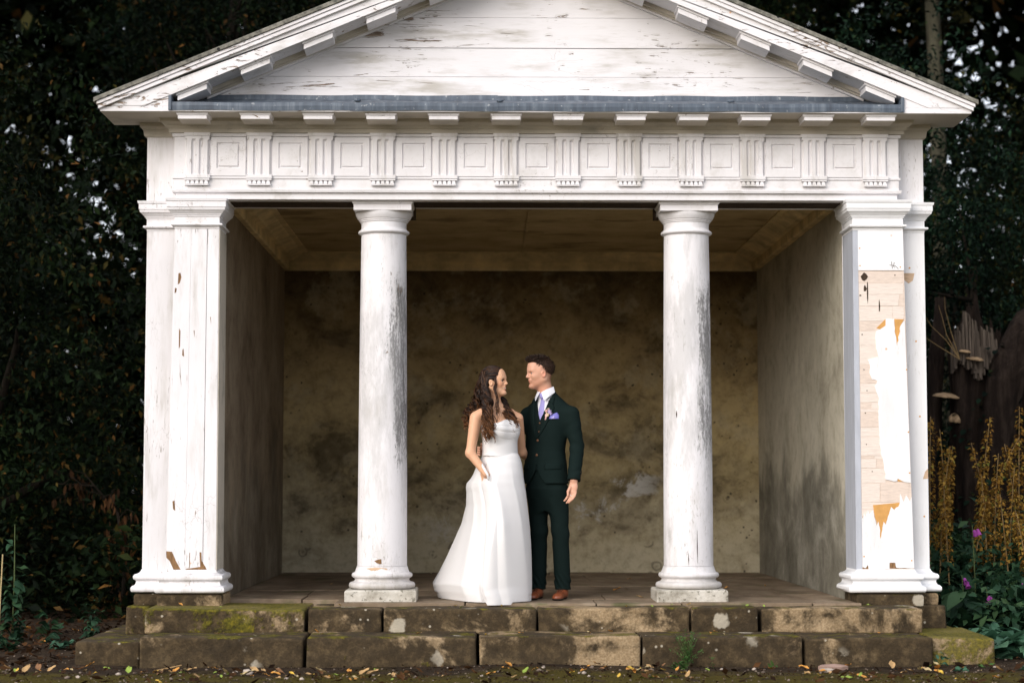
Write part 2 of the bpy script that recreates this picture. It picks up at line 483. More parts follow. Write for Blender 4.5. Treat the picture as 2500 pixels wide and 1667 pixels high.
def m_soil():
    n = N('soil'); p = n.pos(); x, y, z = n.xyz(p)
    c = n.ramp(n.noise(p, 6, 9, .72), [(.3, (.014, .0095, .006)), (.5, (.040, .027, .017)), (.72, (.085, .058, .036))])
    fl = n.step(n.noise(p, 55, 4, .7), .66, .70)
    c = n.mix(n.mul(fl, .6), c, (.16, .12, .08))
    near = n.step(n.addm(y, n.mul(n.math('SUBTRACT', n.noise(p, 1.5, 4), .5), 1.6)), -1.15, -1.6)
    mo = n.mul(near, n.step(n.noise(p, 5, 7, .7), .36, .50))
    c = n.mix(n.mul(mo, .85), c, n.ramp(n.noise(p, 60, 4), [(.3, (.035, .030, .006)), (.7, (.13, .10, .014))]))
    h = n.addm(n.noise(p, 14, 8, .7), n.mul(n.noise(p, 60, 5, .7), .5))
    return n.bsdf(c, .96, n.bump(h, .04, .9), .1)
M['soil'] = m_soil()

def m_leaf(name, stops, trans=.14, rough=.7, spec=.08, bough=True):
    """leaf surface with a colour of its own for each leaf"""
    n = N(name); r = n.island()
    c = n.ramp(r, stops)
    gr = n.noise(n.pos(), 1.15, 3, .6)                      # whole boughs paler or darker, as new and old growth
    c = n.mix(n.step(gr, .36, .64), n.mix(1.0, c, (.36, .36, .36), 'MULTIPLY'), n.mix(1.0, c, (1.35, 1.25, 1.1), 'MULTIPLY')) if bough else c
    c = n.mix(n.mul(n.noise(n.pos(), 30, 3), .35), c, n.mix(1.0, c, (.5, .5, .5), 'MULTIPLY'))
    b = n.nd('ShaderNodeBsdfPrincipled'); n.put(b.inputs['Base Color'], c); n.put(b.inputs['Roughness'], rough)
    b.inputs['Specular IOR Level'].default_value = spec
    t = n.nd('ShaderNodeBsdfTranslucent'); n.put(t.inputs[0], c)
    mx = n.nd('ShaderNodeMixShader'); mx.inputs[0].default_value = trans
    n.t.links.new(b.outputs[0], mx.inputs[1]); n.t.links.new(t.outputs[0], mx.inputs[2])
    n.t.links.new(mx.outputs[0], n.out.inputs['Surface'])
    return n.m
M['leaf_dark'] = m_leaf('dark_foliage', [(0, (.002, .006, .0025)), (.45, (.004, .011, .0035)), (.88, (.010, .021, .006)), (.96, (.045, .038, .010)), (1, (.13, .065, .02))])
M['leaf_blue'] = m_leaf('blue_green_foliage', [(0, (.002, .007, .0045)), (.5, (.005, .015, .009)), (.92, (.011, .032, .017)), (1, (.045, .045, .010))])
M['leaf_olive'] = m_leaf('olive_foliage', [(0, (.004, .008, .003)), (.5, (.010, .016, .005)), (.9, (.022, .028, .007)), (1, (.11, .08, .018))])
M['leaf_rosette'] = m_leaf('broad_leaves', [(0, (.035, .095, .058)), (.5, (.06, .15, .088)), (1, (.095, .20, .115))], .2, .45, .3, False)
M['leaf_foxglove'] = m_leaf('foxglove_leaves', [(0, (.012, .034, .018)), (.6, (.026, .070, .034)), (1, (.055, .105, .042))], .2, .6, .15, False)
M['leaf_weed'] = m_leaf('weed_leaves', [(0, (.045, .12, .03)), (.6, (.08, .17, .045)), (1, (.13, .21, .06))], .3, .6, .1, False)
M['seed'] = m_leaf('dry_seed_heads', [(0, (.12, .055, .012)), (.4, (.27, .14, .026)), (.8, (.42, .25, .05)), (1, (.18, .19, .04))], .2, .8, .1, False)
M['dead_leaf'] = m_leaf('dead_brown_leaves', [(0, (.018, .010, .006)), (.5, (.042, .021, .010)), (1, (.09, .045, .02))], .2, .8)
M['flower'] = m_leaf('purple_petals', [(0, (.36, .05, .38)), (1, (.55, .13, .50))], .35, .5, .1, False)
for k, cc in (('fall_yellow', (.62, .40, .06)), ('fall_orange', (.52, .24, .05)), ('fall_tan', (.40, .25, .11)), ('fall_brown', (.20, .10, .045)), ('fall_pale', (.44, .34, .17)), ('fall_green', (.22, .30, .05))):
    M[k] = m_plain(k, cc, .75, .3, 40)
M['pebble'] = m_plain('pebble', (.17, .13, .10), .8, .5, 9)
M['pebble_pale'] = m_plain('pebble_pale', (.42, .35, .29), .8, .3, 9)
M['stem_green'] = m_plain('green_stem', (.06, .085, .025), .7, .3, 20)
M['stem_dry'] = m_plain('dry_stem', (.26, .17, .07), .8, .3, 20)
M['bark'] = m_plain('bark', (.014, .011, .008), .95, .6, 7, .1, .04, (2, 2, .35))
M['bark_grey'] = m_plain('bark_grey_green', (.055, .052, .036), .95, .5, 6, .1, .04, (2, 2, .35))
def m_stump():
    n = N('rotten_stump'); p = n.scale(n.pos(), (3, 3, .5))
    f = n.noise(p, 3.4, 10, .72)
    c = n.ramp(f, [(.3, (.005, .004, .003)), (.5, (.024, .016, .012)), (.66, (.055, .039, .029)), (.8, (.14, .11, .085))])
    return n.bsdf(c, .95, n.bump(f, .09, 1.0), .1)
M['stump'] = m_stump()
M['stump_break'] = m_plain('torn_wood', (.10, .078, .06), .9, .8, 7, .1, .03, (6, 6, .35))
M['fungus'] = m_plain('bracket_fungus', (.30, .20, .11), .85, .45, 22)
# ------------------------------------------------------------------ the temple
temple = empty('garden_temple')
tag(temple, 'peeling white classical garden temple with pediment, columns and open stained porch', 'garden temple')
SL = 0.418                                   # pitch of the roof
def roofz(x, d=0.0): return 3.635 + (3.20-abs(x))*SL - d      # front roof line, minus a drop

# --- walls of the cella, built as solid boxes that butt
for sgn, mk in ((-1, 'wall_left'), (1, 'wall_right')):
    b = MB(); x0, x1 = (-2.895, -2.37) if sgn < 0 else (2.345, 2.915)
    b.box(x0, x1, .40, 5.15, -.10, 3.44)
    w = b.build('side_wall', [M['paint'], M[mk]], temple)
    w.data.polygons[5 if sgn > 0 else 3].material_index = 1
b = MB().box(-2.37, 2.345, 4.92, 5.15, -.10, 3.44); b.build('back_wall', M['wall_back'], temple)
b = MB().box(-2.368, 2.343, .50, 4.918, 3.15, 3.19); b.build('ceiling', M['ceil'], temple)
# cove cornice round the inside, four runs mitred as one frame each side
M['cornice_ochre'] = m_plain('ochre_cornice', (.70, .56, .32), .9, .35, 4, .2, .006)
prof = [(0.0, 2.985), (.045, 2.985), (.055, 3.0), (.055, 3.068), (.10, 3.074), (.115, 3.09), (.19, 3.122), (.20, 3.134), (.25, 3.137), (.25, 3.149), (0, 3.149)]
def run_moulding(name, p0, p1, nrm, prof, m, parent, mit=1):
    """profile (out,z) swept from p0 to p1; ends mitred 45 degrees inward"""
    p0 = Vector((p0[0], p0[1], 0)); p1 = Vector((p1[0], p1[1], 0)); d = (p1-p0).normalized(); nv = Vector((nrm[0], nrm[1], 0))
    v = []; f = []; k = len(prof)
    for p, s in ((p0, 1), (p1, -1)):
        for o, z in prof: v.append(p+nv*o+d*(o*s*mit)+Vector((0, 0, z)))
    for i in range(k):
        j = (i+1) % k; f.append((i, j, j+k, i+k))
    f.append(tuple(range(k-1, -1, -1))); f.append(tuple(range(k, 2*k)))
    b = MB(); b.add(v, f)
    return b.build(name, m, parent)
for p0, p1, nr in (((-2.367, 4.917), (2.342, 4.917), (0, -1)), ((-2.367, .5), (-2.367, 4.917), (1, 0)), ((2.342, 4.917), (2.342, .5), (-1, 0))):
    run_moulding('ceiling_cornice', p0, p1, nr, prof, M['cornice_ochre'], temple)
b = MB().box(-.012, .012, .5, 4.7, 3.140, 3.152); b.build('ceiling_batten', M['ceil'], temple)

# --- entablature
ent = empty('entablature', temple)
b = MB()
b.box(-2.680, 2.700, .000, .50, 3.022, 3.44)                 # frieze backing and upper fascia
b.box(-2.668, 2.688, .012, .49, 2.957, 3.022)                # lower fascia, set back
b.build('architrave', M['paint'], ent, bevel=.003)
b = MB().rect_loft(-2.680, 2.700, 0.0, .3, [(.004, 3.106), (.010, 3.110), (.010, 3.124), (.0, 3.124)])
b.build('taenia', M['paint'], ent)
b = MB().rect_loft(-2.680, 2.700, 0.0, .3, [(.0, 3.004), (.012, 3.008), (.016, 3.022), (.016, 3.030), (.0, 3.034)])
b.build('fascia_moulding', M['paint'], ent)
# frieze crown band
b = MB().rect_loft(-2.680, 2.700, 0.0, .3, [(.0, 3.42), (.014, 3.424), (.016, 3.445), (.0, 3.445)])
b.build('frieze_band', M['paint'], ent)
# bed mould under the corona
bed = [(.005, 3.446), (.035, 3.448), (.038, 3.476), (.048, 3.478), (.052, 3.486), (.058, 3.498), (.085, 3.514), (.092, 3.520), (.094, 3.536), (.10, 3.545)]
b = MB().rect_loft(-2.680, 2.700, 0.0, .45, bed); b.build('bed_moulding', M['paint_bed_grime_shade'], ent)
# blocks over the piers, set back
for sgn in (-1, 1):
    x0, x1 = (-2.905, -2.684) if sgn < 0 else (2.704, 2.915)
    b = MB().box(x0, x1, .14, 5.1, 2.955, 3.50)
    b.build('pier_frieze', M['paint_v'], ent, bevel=.003)
    b = MB().rect_loft(x0, x1, .14, 5.1, [(.0, 3.44), (.02, 3.45), (.028, 3.50), (.05, 3.515), (.05, 3.545)])
    b.build('pier_bed_moulding', M['paint_bed_grime_shade'], ent)
    # side triglyph ends seen edge on
    for yy in (.5, 1.0, 1.5):
        for zz, d in ((3.47, .05), (3.41, .025), (3.11, .02)):
            xx = x0 if sgn < 0 else x1
            b = MB().box(min(xx, xx+sgn*d), max(xx, xx+sgn*d), yy, yy+.2, zz-.02, zz+.02); b.build('side_moulding_block', M['paint'], ent)

# triglyphs with glyph channels, cap, and the row of guttae below
def triglyph_mesh():
    b = MB(); w = .09; z0, z1 = 3.135, 3.425
    yf, yb, yg = -.026, .001, -.008
    xs = [-w, -w+.016, -.036, -.026, -.014, -.004, .020, .030, .042, .052, w-.016, w]
    xs = [-w, -w+.015, -.044, -.036, -.020, -.012, .012, .020, .036, .044, w-.015, w]
    ys = [yg+.004, yf, yf, yg, yg, yf, yf, yg, yg, yf, yf, yg+.004]
    zt = z1-.035
    # front skin, channels stop below the cap
    for i in range(len(xs)-1):
        b.add([(xs[i], ys[i], z0), (xs[i+1], ys[i+1], z0), (xs[i+1], ys[i+1], zt), (xs[i], ys[i], zt)], [(0, 1, 2, 3)])
        b.add([(xs[i], ys[i], zt), (xs[i+1], ys[i+1], zt), (xs[i+1], yf-.0005, zt+.014), (xs[i], yf-.0005, zt+.014)], [(0, 1, 2, 3)])
    b.add([(-w, yf, zt+.014), (w, yf, zt+.014), (w, yf, z1), (-w, yf, z1)], [(0, 1, 2, 3)])
    for sx in (-1, 1):
        b.add([(sx*w, ys[0], z0), (sx*w, yb, z0), (sx*w, yb, z1), (sx*w, ys[0], z1)], [(0, 1, 2, 3)] if sx > 0 else [(3, 2, 1, 0)])
    b.box(-w-.007, w+.007, yf-.008, yb, z1, z1+.028)            # cap
    b.box(-w-.005, w+.005, yf-.006, yb, z0-.026, z0)            # foot block
    b.box(-w-.003, w+.003, yf-.003, yb, z0-.040, z0-.029)       # regula
    for i in range(5):                                          # guttae
        cx = -.068+i*.034
        t, q = .009, .0155
        v = [(cx-t, yf+.004, z0-.041), (cx+t, yf+.004, z0-.041), (cx+t, -.010, z0-.041), (cx-t, -.010, z0-.041),
             (cx-q, yf-.006, z0-.070), (cx+q, yf-.006, z0-.070), (cx+q, -.010, z0-.070), (cx-q, -.010, z0-.070)]
        b.add(v, [(0, 1, 2, 3), (7, 6, 5, 4), (4, 5, 1, 0), (5, 6, 2, 1), (6, 7, 3, 2), (7, 4, 0, 3)])
    b.box(-.086, .086, yf-.004, -.009, z0-.078, z0-.0705)
    return b.mesh('triglyph')
tm = triglyph_mesh(); tm.materials.append(M['paint_v'])
TX = [-2.507+i*.4571 for i in range(12)]
for x in TX:
    o = bpy.data.objects.new('triglyph', tm); COL.objects.link(o); o.parent = ent; o.location = (x, 0, 0)
def metope_mesh():
    b = MB(); W, z0, z1 = .128, 3.128, 3.418
    # outer flat, sunk frame step, raised field
    def ring(x0, x1, za, zb, y): return [(x0, y, za), (x1, y, za), (x1, y, zb), (x0, y, zb)]
    rs = [ring(-W, W, z0, z1, -.014), ring(-.086, .086, z0+.058, z1-.042, -.014), ring(-.083, .083, z0+.061, z1-.045, -.002),
          ring(-.0735, .0735, z0+.071, z1-.055, -.002), ring(-.069, .069, z0+.075, z1-.059, -.013)]
    v = sum(rs, []); f = []
    for i in range(len(rs)-1):
        for k in range(4):
            a, c = i*4+k, i*4+(k+1) % 4
            f.append((a, c, c+4, a+4))
    f.append(tuple((len(rs)-1)*4+k for k in range(4)))
    b.add(v, f)
    for k in range(4):
        a, c = rs[0][k], rs[0][(k+1) % 4]
        b.add([a, c, (c[0], .0015, c[2]), (a[0], .0015, a[2])], [(3, 2, 1, 0)])
    return b.mesh('metope')
mm_ = metope_mesh(); mm_.materials.append(M['paint'])
for i in range(11):
    o = bpy.data.objects.new('metope_panel', mm_); COL.objects.link(o); o.parent = ent; o.location = ((TX[i]+TX[i+1])/2, 0, 0)

# corona (overhanging shelf) with the mutules below
b = MB()
b.box(-3.165, 3.165, -.335, .20, 3.545, 3.585)
co = b.build('corona', [M['paint_rake'], M['paint_bed_grime_shade']], ent, bevel=.004)
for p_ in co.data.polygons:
    if p_.normal.z < -.9: p_.material_index = 1  # underside gets the tint with shade painted in
def mutule_mesh():
    b = MB().rect_loft(-.104, .104, -.30, -.085, [(0, 3.499), (.0, 3.524), (.006, 3.527), (.010, 3.536), (.012, 3.543), (.0, 3.5455)])
    return b.mesh('mutule')
mu = mutule_mesh(); mu.materials.append(M['paint']); mu.materials.append(M['paint_bed_grime_shade'])
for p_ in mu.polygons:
    if p_.normal.z < -.9: p_.material_index = 1  # bottom faces darkened by painted shade as well as grime
for x in [-2.505+i*.4558 for i in range(12)]:
    o = bpy.data.objects.new('mutule', mu); COL.objects.link(o); o.parent = ent; o.location = (x, 0, 0)

# --- pediment
ped = empty('pediment', temple)
zs = [3.70, 3.878, 4.095, 4.325, 4.56, 4.78, 4.99]
for i in range(6):                                             # tympanum planks, clipped by the rake
    za, zb = zs[i]+.0016, zs[i+1]-.0016
    def xr(z): return max(.02, 3.20-(z+.245-3.635)/SL)
    if za > 4.70: continue
    zb = min(zb, 4.70)
    dy = (.000, .004, -.002, .003, 0, .002)[i]
    b = MB().prism([(-xr(za)-.02, za), (xr(za)+.02, za), (xr(zb)+.02, zb), (-xr(zb)-.02, zb)], dy, .03)
    b.build('plank', M['paint_h'], ped, bevel=.0015)
for sgn in (-1, 1):
    rk = empty('raking_cornice', ped)
    def strip(name, d0, d1, yf, yb, m, xo=3.17, xi=0.0, lower=None):
        """band between drops d0 and d1 under the roof line, from the tip to the apex"""
        pts = [(sgn*xo, roofz(xo, d0)), (sgn*xi, roofz(xi, d0)), (sgn*xi, roofz(xi, d1))]
        zl = roofz(xo, d1)
        if lower is not None and zl < lower:
            xm = 3.20-(lower+d1-3.635)/SL
            pts += [(sgn*xm, lower), (sgn*xo, lower)]
        else: pts += [(sgn*xo, zl)]
        return MB().prism(pts, yf, yb).build(name, m, rk, bevel=.003)
    strip('roof_edge', -.004, .0285, -.385, .22, M['roof'], 3.205)
    strip('cyma', .030, .055, -.372, .02, M['paint_rake'], 3.185)
    strip('cyma_fillet', .045, .066, -.356, .02, M['paint_rake'], 3.178)
    strip('cyma_bead', .060, .086, -.362, .02, M['paint_rake'], 3.174)
    strip('corona_fascia', .075, .196, -.338, .02, M['paint_rake'], 3.166, lower=3.5855)
    strip('bed_fillet', .190, .226, -.075, .02, M['paint_bed_grime_shade'], 2.55)
    strip('bed_moulding', .220, .240, -.05, .02, M['paint_bed_grime_shade'], 2.48)
    strip('bed_bead', .235, .256, -.030, .02, M['paint'], 2.44)
    # sloping mutules
    for k in range(6):
        xc = .228+.4558*k
        w = .105
        pts = lambda d0, d1, ww: [(sgn*(xc-ww), roofz(xc-ww, d0)), (sgn*(xc+ww), roofz(xc+ww, d0)), (sgn*(xc+ww), roofz(xc+ww, d1)), (sgn*(xc-ww), roofz(xc-ww, d1))]
        b = MB().prism(pts(.195, .2115, w+.010), -.312, -.08); b.prism(pts(.212, .250, w), -.302, -.078)
        b.build('mutule', M['paint'], rk, bevel=.002)
# triangular end fillers of the horizontal corona beyond the lead
for sgn in (-1, 1):
    b = MB().prism([(sgn*2.66, 3.5865), (sgn*3.10, 3.5865), (sgn*2.67, roofz(2.67, .197))], -.330, .02)
    b.build('corner_board', M['paint_rake'], ped, bevel=.002)
# lead dressed over the corona: a drip face and a sloping apron up to the planks, in lapped sheets
xs = [-2.648, -1.33, -.285, .91, 1.42, 2.668]
for i in range(5):
    x0, x1 = xs[i]-(.03 if i else 0), xs[i+1]
    y = -.342-.004*(i % 2); n = 14
    v = []; f = []
    zz = [(y, 3.553), (y-.004, 3.585), (y-.001, 3.611), (y+.012, 3.614), (-.25, 3.625), (-.02, 3.70), (-.014, 3.735)]
    zz += [(-.008, 3.730), (-.016, 3.694), (-.25, 3.617), (y+.012, 3.600), (y+.006, 3.553)]
    for j in range(n+1):
        x = x0+(x1-x0)*j/n
        for q, (yy, z_) in enumerate(zz): v.append((x, yy+.0015*math.sin(x*9+q), z_+.003*math.sin(x*7.3+q*.6+i)))
    k = len(zz)
    for j in range(n):
        for q in range(k):
            a, c = j*k+q, j*k+(q+1) % k
            f.append((a, a+k, c+k, c))
    f.append(tuple(range(k))); f.append(tuple(n*k+q for q in range(k-1, -1, -1)))
    MB().add(v, f).build('lead_sheet', M['lead'], ped)
for x in (-1.315, -.27, 1.43):
    MB().lathe([(.001, 0), (.022, .002), (.03, .012), (.02, .02), (.001, .022)], 0, 0, 12).build('lead_patch', M['lead'], ped, smooth=True).matrix_local = Matrix.Translation((x, -.17, 3.655)) @ Matrix.Rotation(R(18), 4, 'X')
for sgn in (-1, 1):
    b = MB().box(min(sgn*2.648, sgn*2.672), max(sgn*2.648, sgn*2.672), -.352, -.10, 3.552, 3.66); b.build('lead_end', M['lead'], ped, bevel=.005)
# roof slopes (closed) and back gable
for sgn in (-1, 1):
    MB().prism([(0, roofz(0, .003)), (sgn*2.97, roofz(2.97, .003)), (sgn*2.97, roofz(2.97, .06)), (0, roofz(0, .06))], .221, 5.3).build('roof_slope', M['roof'], temple)
MB().prism([(-2.9, 3.59), (2.9, 3.59), (0, 4.80)], 5.05, 5.15).build('back_gable', M['paint_h'], temple)

# --- columns
def column(x, turn):
    c = empty('column', temple, (x, .285, 0)); c.rotation_euler = (0, 0, 0)
    MB().rect_loft(-.262, .262, -.262, .262, [(-.006, -.02), (0, -.01), (0, .075), (-.010, .086)]).build('plinth', M['plinth_pale'], c, bevel=.006)
    def tor(r, h, z0, n=8): return [(r+h/2*math.cos(-math.pi/2+math.pi*i/n), z0+h/2+h/2*math.sin(-math.pi/2+math.pi*i/n)) for i in range(n+1)]
    pr = [(.20, .0855)]+tor(.222, .050, .087)+[(.214, .140), (.205, .146), (.201, .156), (.206, .164)]+tor(.206, .040, .166)+[(.205, .208), (.199, .218), (.192, .238), (.188, .252), (.1885, .254)]
    MB().lathe(pr, 0, 0, 48).build('base', M['paint_col'], c, auto=40)
    sh = []
    for i in range(25):
        t = i/24; r = .1845-.0155*t-.004*t*(t-1)*-1*0 + .003*math.sin(math.pi*t)
        sh.append((r, .2555+(2.722-.2555)*t))
    me = MB().lathe(sh, 0, 0, 64)
    o = me.build('shaft', M['paint_col'], c, auto=40)
    if turn: o.rotation_euler = (0, 0, 0)
    cp = [(.168, 2.7222)]+[(.168+.010, 2.728)]+tor(.180, .026, 2.730)+[(.178, 2.760), (.171, 2.768), (.170, 2.775), (.170, 2.812), (.178, 2.818), (.179, 2.826), (.186, 2.828), (.187, 2.837), (.194, 2.839), (.202, 2.852), (.212, 2.872), (.214, 2.888), (.20, 2.890)]
    MB().lathe(cp, 0, 0, 48).build('capital', M['paint'], c, auto=35)
    MB().rect_loft(-.215, .215, -.215, .215, [(0, 2.889), (0, 2.931), (.006, 2.936), (.012, 2.946), (.012, 2.9565)]).build('abacus', M['paint'], c, bevel=.002)
    return c
column(-1.141, 0); column(1.143, 1)

# --- antae (square corner posts) and the piers behind them
CAP = [(0, 2.7352), (.002, 2.737), (.002, 2.750), (.010, 2.755), (.022, 2.757), (.027, 2.765), (.022, 2.774), (.006, 2.776), (.002, 2.780), (.002, 2.824), (.008, 2.826), (.010, 2.836), (.016, 2.838), (.018, 2.846), (.024, 2.850), (.034, 2.862), (.046, 2.872), (.050, 2.890), (.054, 2.8925), (.054, 2.934), (.060, 2.936), (.064, 2.9555)]
BAS = [(.058, .070), (.066, .074), (.071, .088), (.070, .104), (.060, .116), (.046, .122), (.038, .134), (.036, .150), (.042, .158), (.050, .162), (.055, .172), (.055, .188), (.046, .200), (.030, .204), (.016, .212), (.006, .226), (.002, .236)]
def anta(sgn):
    a = empty('anta', temple)
    xb0, xb1 = (-2.700, -2.337) if sgn < 0 else (2.388, 2.768)
    xt0, xt1 = (-2.669, -2.342) if sgn < 0 else (2.389, 2.722)
    y0, y1 = 0.0, .36
    zb, zt = .2362, 2.735
    def frustum(b, u0, u1, ya, yb_, za=zb, zc=zt, mi=0):
        """a slice of the tapering post between fractions u0 and u1 of its width"""
        def xx(u, z):
            t = (z-zb)/(zt-zb); l = xb0+(xt0-xb0)*t; r = xb1+(xt1-xb1)*t
            return l+(r-l)*u
        v = [(xx(u0, za), ya, za), (xx(u1, za), ya, za), (xx(u1, za), yb_, za), (xx(u0, za), yb_, za),
             (xx(u0, zc), ya, zc), (xx(u1, zc), ya, zc), (xx(u1, zc), yb_, zc), (xx(u0, zc), yb_, zc)]
        return b.add(v, [(3, 2, 1, 0), (4, 5, 6, 7), (0, 1, 5, 4), (1, 2, 6, 5), (2, 3, 7, 6), (3, 0, 4, 7)], mi)
    if sgn < 0:
        frustum(MB(), .01, .99, .016, y1).build('core', M['wood_dark'], a)
        for u0, u1 in ((0, .375), (.3765, .732), (.742, 1.0)):
            frustum(MB(), u0, u1, 0.0, .018 if u1 < 1 else .016).build('board', M['paint_v'], a, bevel=.002)
        # inner return board
        v = MB(); frustum(v, 1.001, 1.02, .004, y1-.002); v.build('return_board', M['paint_bed_grime_shade'], a)
    else:
        frustum(MB(), .0, 1.0, .006, y1).build('core', M['wood_bare'], a)
        v = MB(); frustum(v, -.118, -.001, .004, .399); v.build('return_board', M['grey_paint'], a)
    # capital and base lofted from the shaft's own ends
    MB().rect_loft(xt0 if sgn < 0 else 2.350, xt1, y0, y1, CAP).build('capital', M['paint'] if sgn < 0 else M['paint_clean'], a)
    MB().rect_loft(xb0 if sgn < 0 else 2.346, xb1, y0, y1, BAS).build('base', M['paint_v'] if sgn < 0 else M['paint_clean'], a, auto=50)
    MB().rect_loft(xb0, xb1, y0, y1, [(.052, -.03), (.055, .0), (.055, .045), (.046, .058)]).build('plinth_stone', M['plinth'], a, bevel=.008)
    MB().box(xb0-.03, xb1+.03, -.03, y1, .05, .0705).build('shadow_gap_board', M['wood_dark'], a)
    # pier behind, its outer face and return
    p0, p1 = (-2.898, -2.46) if sgn < 0 else (2.46, 2.915)
    MB().box(p0, p1, .14, .395, .2362, 2.735).build('pier', M['paint_v'] if sgn < 0 else M['paint_clean'], a, bevel=.003)
    MB().rect_loft(p0, p1, .14, .90, CAP).build('pier_capital', M['paint'] if sgn < 0 else M['paint_clean'], a)
    MB().rect_loft(p0, p1, .14, .90, BAS).build('pier_base', M['paint_v'] if sgn < 0 else M['paint_clean'], a, auto=50)
    MB().rect_loft(p0, p1, .14, .90, [(.045, -.03), (.050, .0), (.050, .045), (.04, .060)]).build('pier_plinth', M['plinth'], a, bevel=.008)
    return a
antaL = anta(-1); antaR = anta(1)

# worn patches on the left post: splinters of bare wood where paint and board are gone
def patch(polys, y, th, m, parent, name):
    for p in polys:
        MB().prism(p, y, y+th).build(name, m, parent)
patch([[(-2.699,.371),(-2.657,.367),(-2.640,.33),(-2.628,.301),(-2.592,.238),(-2.644,.238),(-2.673,.301),(-2.697,.324)],
       [(-2.457,.363),(-2.443,.363),(-2.44,.301),(-2.411,.255),(-2.404,.238),(-2.558,.238),(-2.547,.244),(-2.49,.252),(-2.45,.258)]], -.0015, .012, M['wood_brown'], antaL, 'bare_wood_patch')
patch([[(-2.637,2.404),(-2.623,2.409),(-2.615,2.375),(-2.627,2.332),(-2.641,2.322)], [(-2.66,2.298),(-2.648,2.293),(-2.652,2.264),(-2.664,2.259)],
       [(-2.627,1.999),(-2.617,1.979),(-2.619,1.864),(-2.627,1.849)], [(-2.658,.733),(-2.643,.739),(-2.638,.665),(-2.653,.676)], [(-2.52,1.98),(-2.514,1.985),(-2.512,1.93)],
       [(-2.60,1.84),(-2.593,1.85),(-2.588,1.79),(-2.602,1.80)], [(-2.40,2.08),(-2.395,2.085),(-2.393,2.03)], [(-2.53,.36),(-2.526,.36),(-2.527,.25),(-2.531,.25)]], -.0012, .010, M['wood_brown'], antaL, 'bare_wood_patch')
# right post: newer board on top, torn paint below, veneer showing between
patch([[(2.3885,2.734),(2.7225,2.734),(2.7275,2.436),(2.3885,2.436)]], -.002, .007, M['paint_clean'], antaR, 'painted_board')
main_sheet = [(2.585,2.075),(2.648,2.075),(2.65,2.025),(2.655,1.962),(2.667,1.874),(2.684,1.962),(2.694,2.025),(2.727,2.063),(2.754,.867),(2.711,.873),(2.657,.898),(2.648,.879),(2.605,.885),(2.567,.892),(2.563,.948),(2.556,.997),(2.535,1.085),(2.528,1.172),(2.525,1.259),(2.521,1.347),(2.525,1.409),(2.519,1.447),(2.528,1.485),(2.508,1.535),(2.496,1.578),(2.518,1.616),(2.478,1.629),(2.46,1.672),(2.466,1.716),(2.448,1.773),(2.493,1.786),(2.524,1.792),(2.513,1.874),(2.507,1.936),(2.514,1.987),(2.546,1.999),(2.584,2.025)]
low_sheet = [(2.389,.632),(2.394,.602),(2.404,.644),(2.416,.62),(2.435,.668),(2.446,.638),(2.471,.668),(2.48,.62),(2.496,.554),(2.511,.584),(2.525,.458),(2.549,.584),(2.564,.56),(2.58,.62),(2.605,.692),(2.629,.668),(2.667,.711),(2.674,.789),(2.697,.729),(2.716,.777),(2.746,.729),(2.758,.765),(2.767,.246),(2.659,.246),(2.635,.25),(2.629,.285),(2.587,.285),(2.586,.238),(2.434,.238),(2.429,.27),(2.41,.245),(2.389,.255)]
def jag(poly, seed, amp=.004):
    r = random.Random(seed); out = []
    for i in range(len(poly)):
        a, b = poly[i], poly[(i+1) % len(poly)]
        L = math.hypot(b[0]-a[0], b[1]-a[1]); k = max(1, min(6, int(L/.018))) if L < .2 else 1
        for j in range(k):
            t = j/k; out.append((a[0]+(b[0]-a[0])*t+(r.uniform(-amp, amp) if j else 0), a[1]+(b[1]-a[1])*t+(r.uniform(-amp, amp) if j else 0)))
    return out
patch([jag(main_sheet, 1)], -.001, .006, M['paint_clean'], antaR, 'paint_sheet')
patch([jag(low_sheet, 2)], -.001, .006, M['paint_clean'], antaR, 'paint_sheet')
patch([[(2.635,2.075),(2.721,2.073),(2.694,2.025),(2.686,1.911),(2.667,1.861),(2.655,1.949),(2.65,2.025)], [(2.515,2.006),(2.54,2.03),(2.585,2.075),(2.59,2.025),(2.546,1.997)],
       [(2.7,.985),(2.718,.96),(2.727,.873),(2.657,.879),(2.661,.941)], [(2.472,.705),(2.667,.723),(2.734,.735),(2.697,.702),(2.617,.674),(2.58,.62),(2.561,.566),(2.542,.56),(2.525,.455),(2.512,.553),(2.5,.584),(2.483,.62)]], .0018, .005, M['orange'], antaR, 'undercoat_patch')
vr = random.Random(5)
zz = 2.434
k = 0
while zz > .60:                                        # torn veneer, laid as short overlapping strips
    h = vr.uniform(.05, .12) if zz > 2.09 else vr.choice((.022, .035, .05, .07, .11, .14))
    if 2.07 < zz-h < 2.11: h = zz-2.085
    x0 = 2.3905; xe = 2.722+.012*(2.43-zz) if (zz > 2.07 or zz < .87) else 2.57
    x = x0
    while x < xe-.01:
        w = vr.uniform(.22, .36) if zz > 2.09 else (.5 if vr.random() < .7 else vr.uniform(.08, .14))
        x2 = min(xe, x+w)
        if xe-x2 < .03: x2 = xe
        yy = .0035+vr.uniform(-.0009, .0012)
        MB().prism(jag([(x+.0006, zz-.0004-vr.uniform(0, .003)), (x2-.0006, zz-.0004-vr.uniform(0, .004)), (x2-.0006-vr.uniform(0, .012), zz-h+.0006+vr.uniform(0, .004)), (x+.0006, zz-h+.0006)], k, .0022), yy, yy+.0022).build('veneer_strip', M['wood_bare3' if (zz < .86 and vr.random() < .3) else ('wood_bare', 'wood_bare2', 'wood_bare2')[k % 3]], antaR)
        x = x2; k += 1
    zz -= h
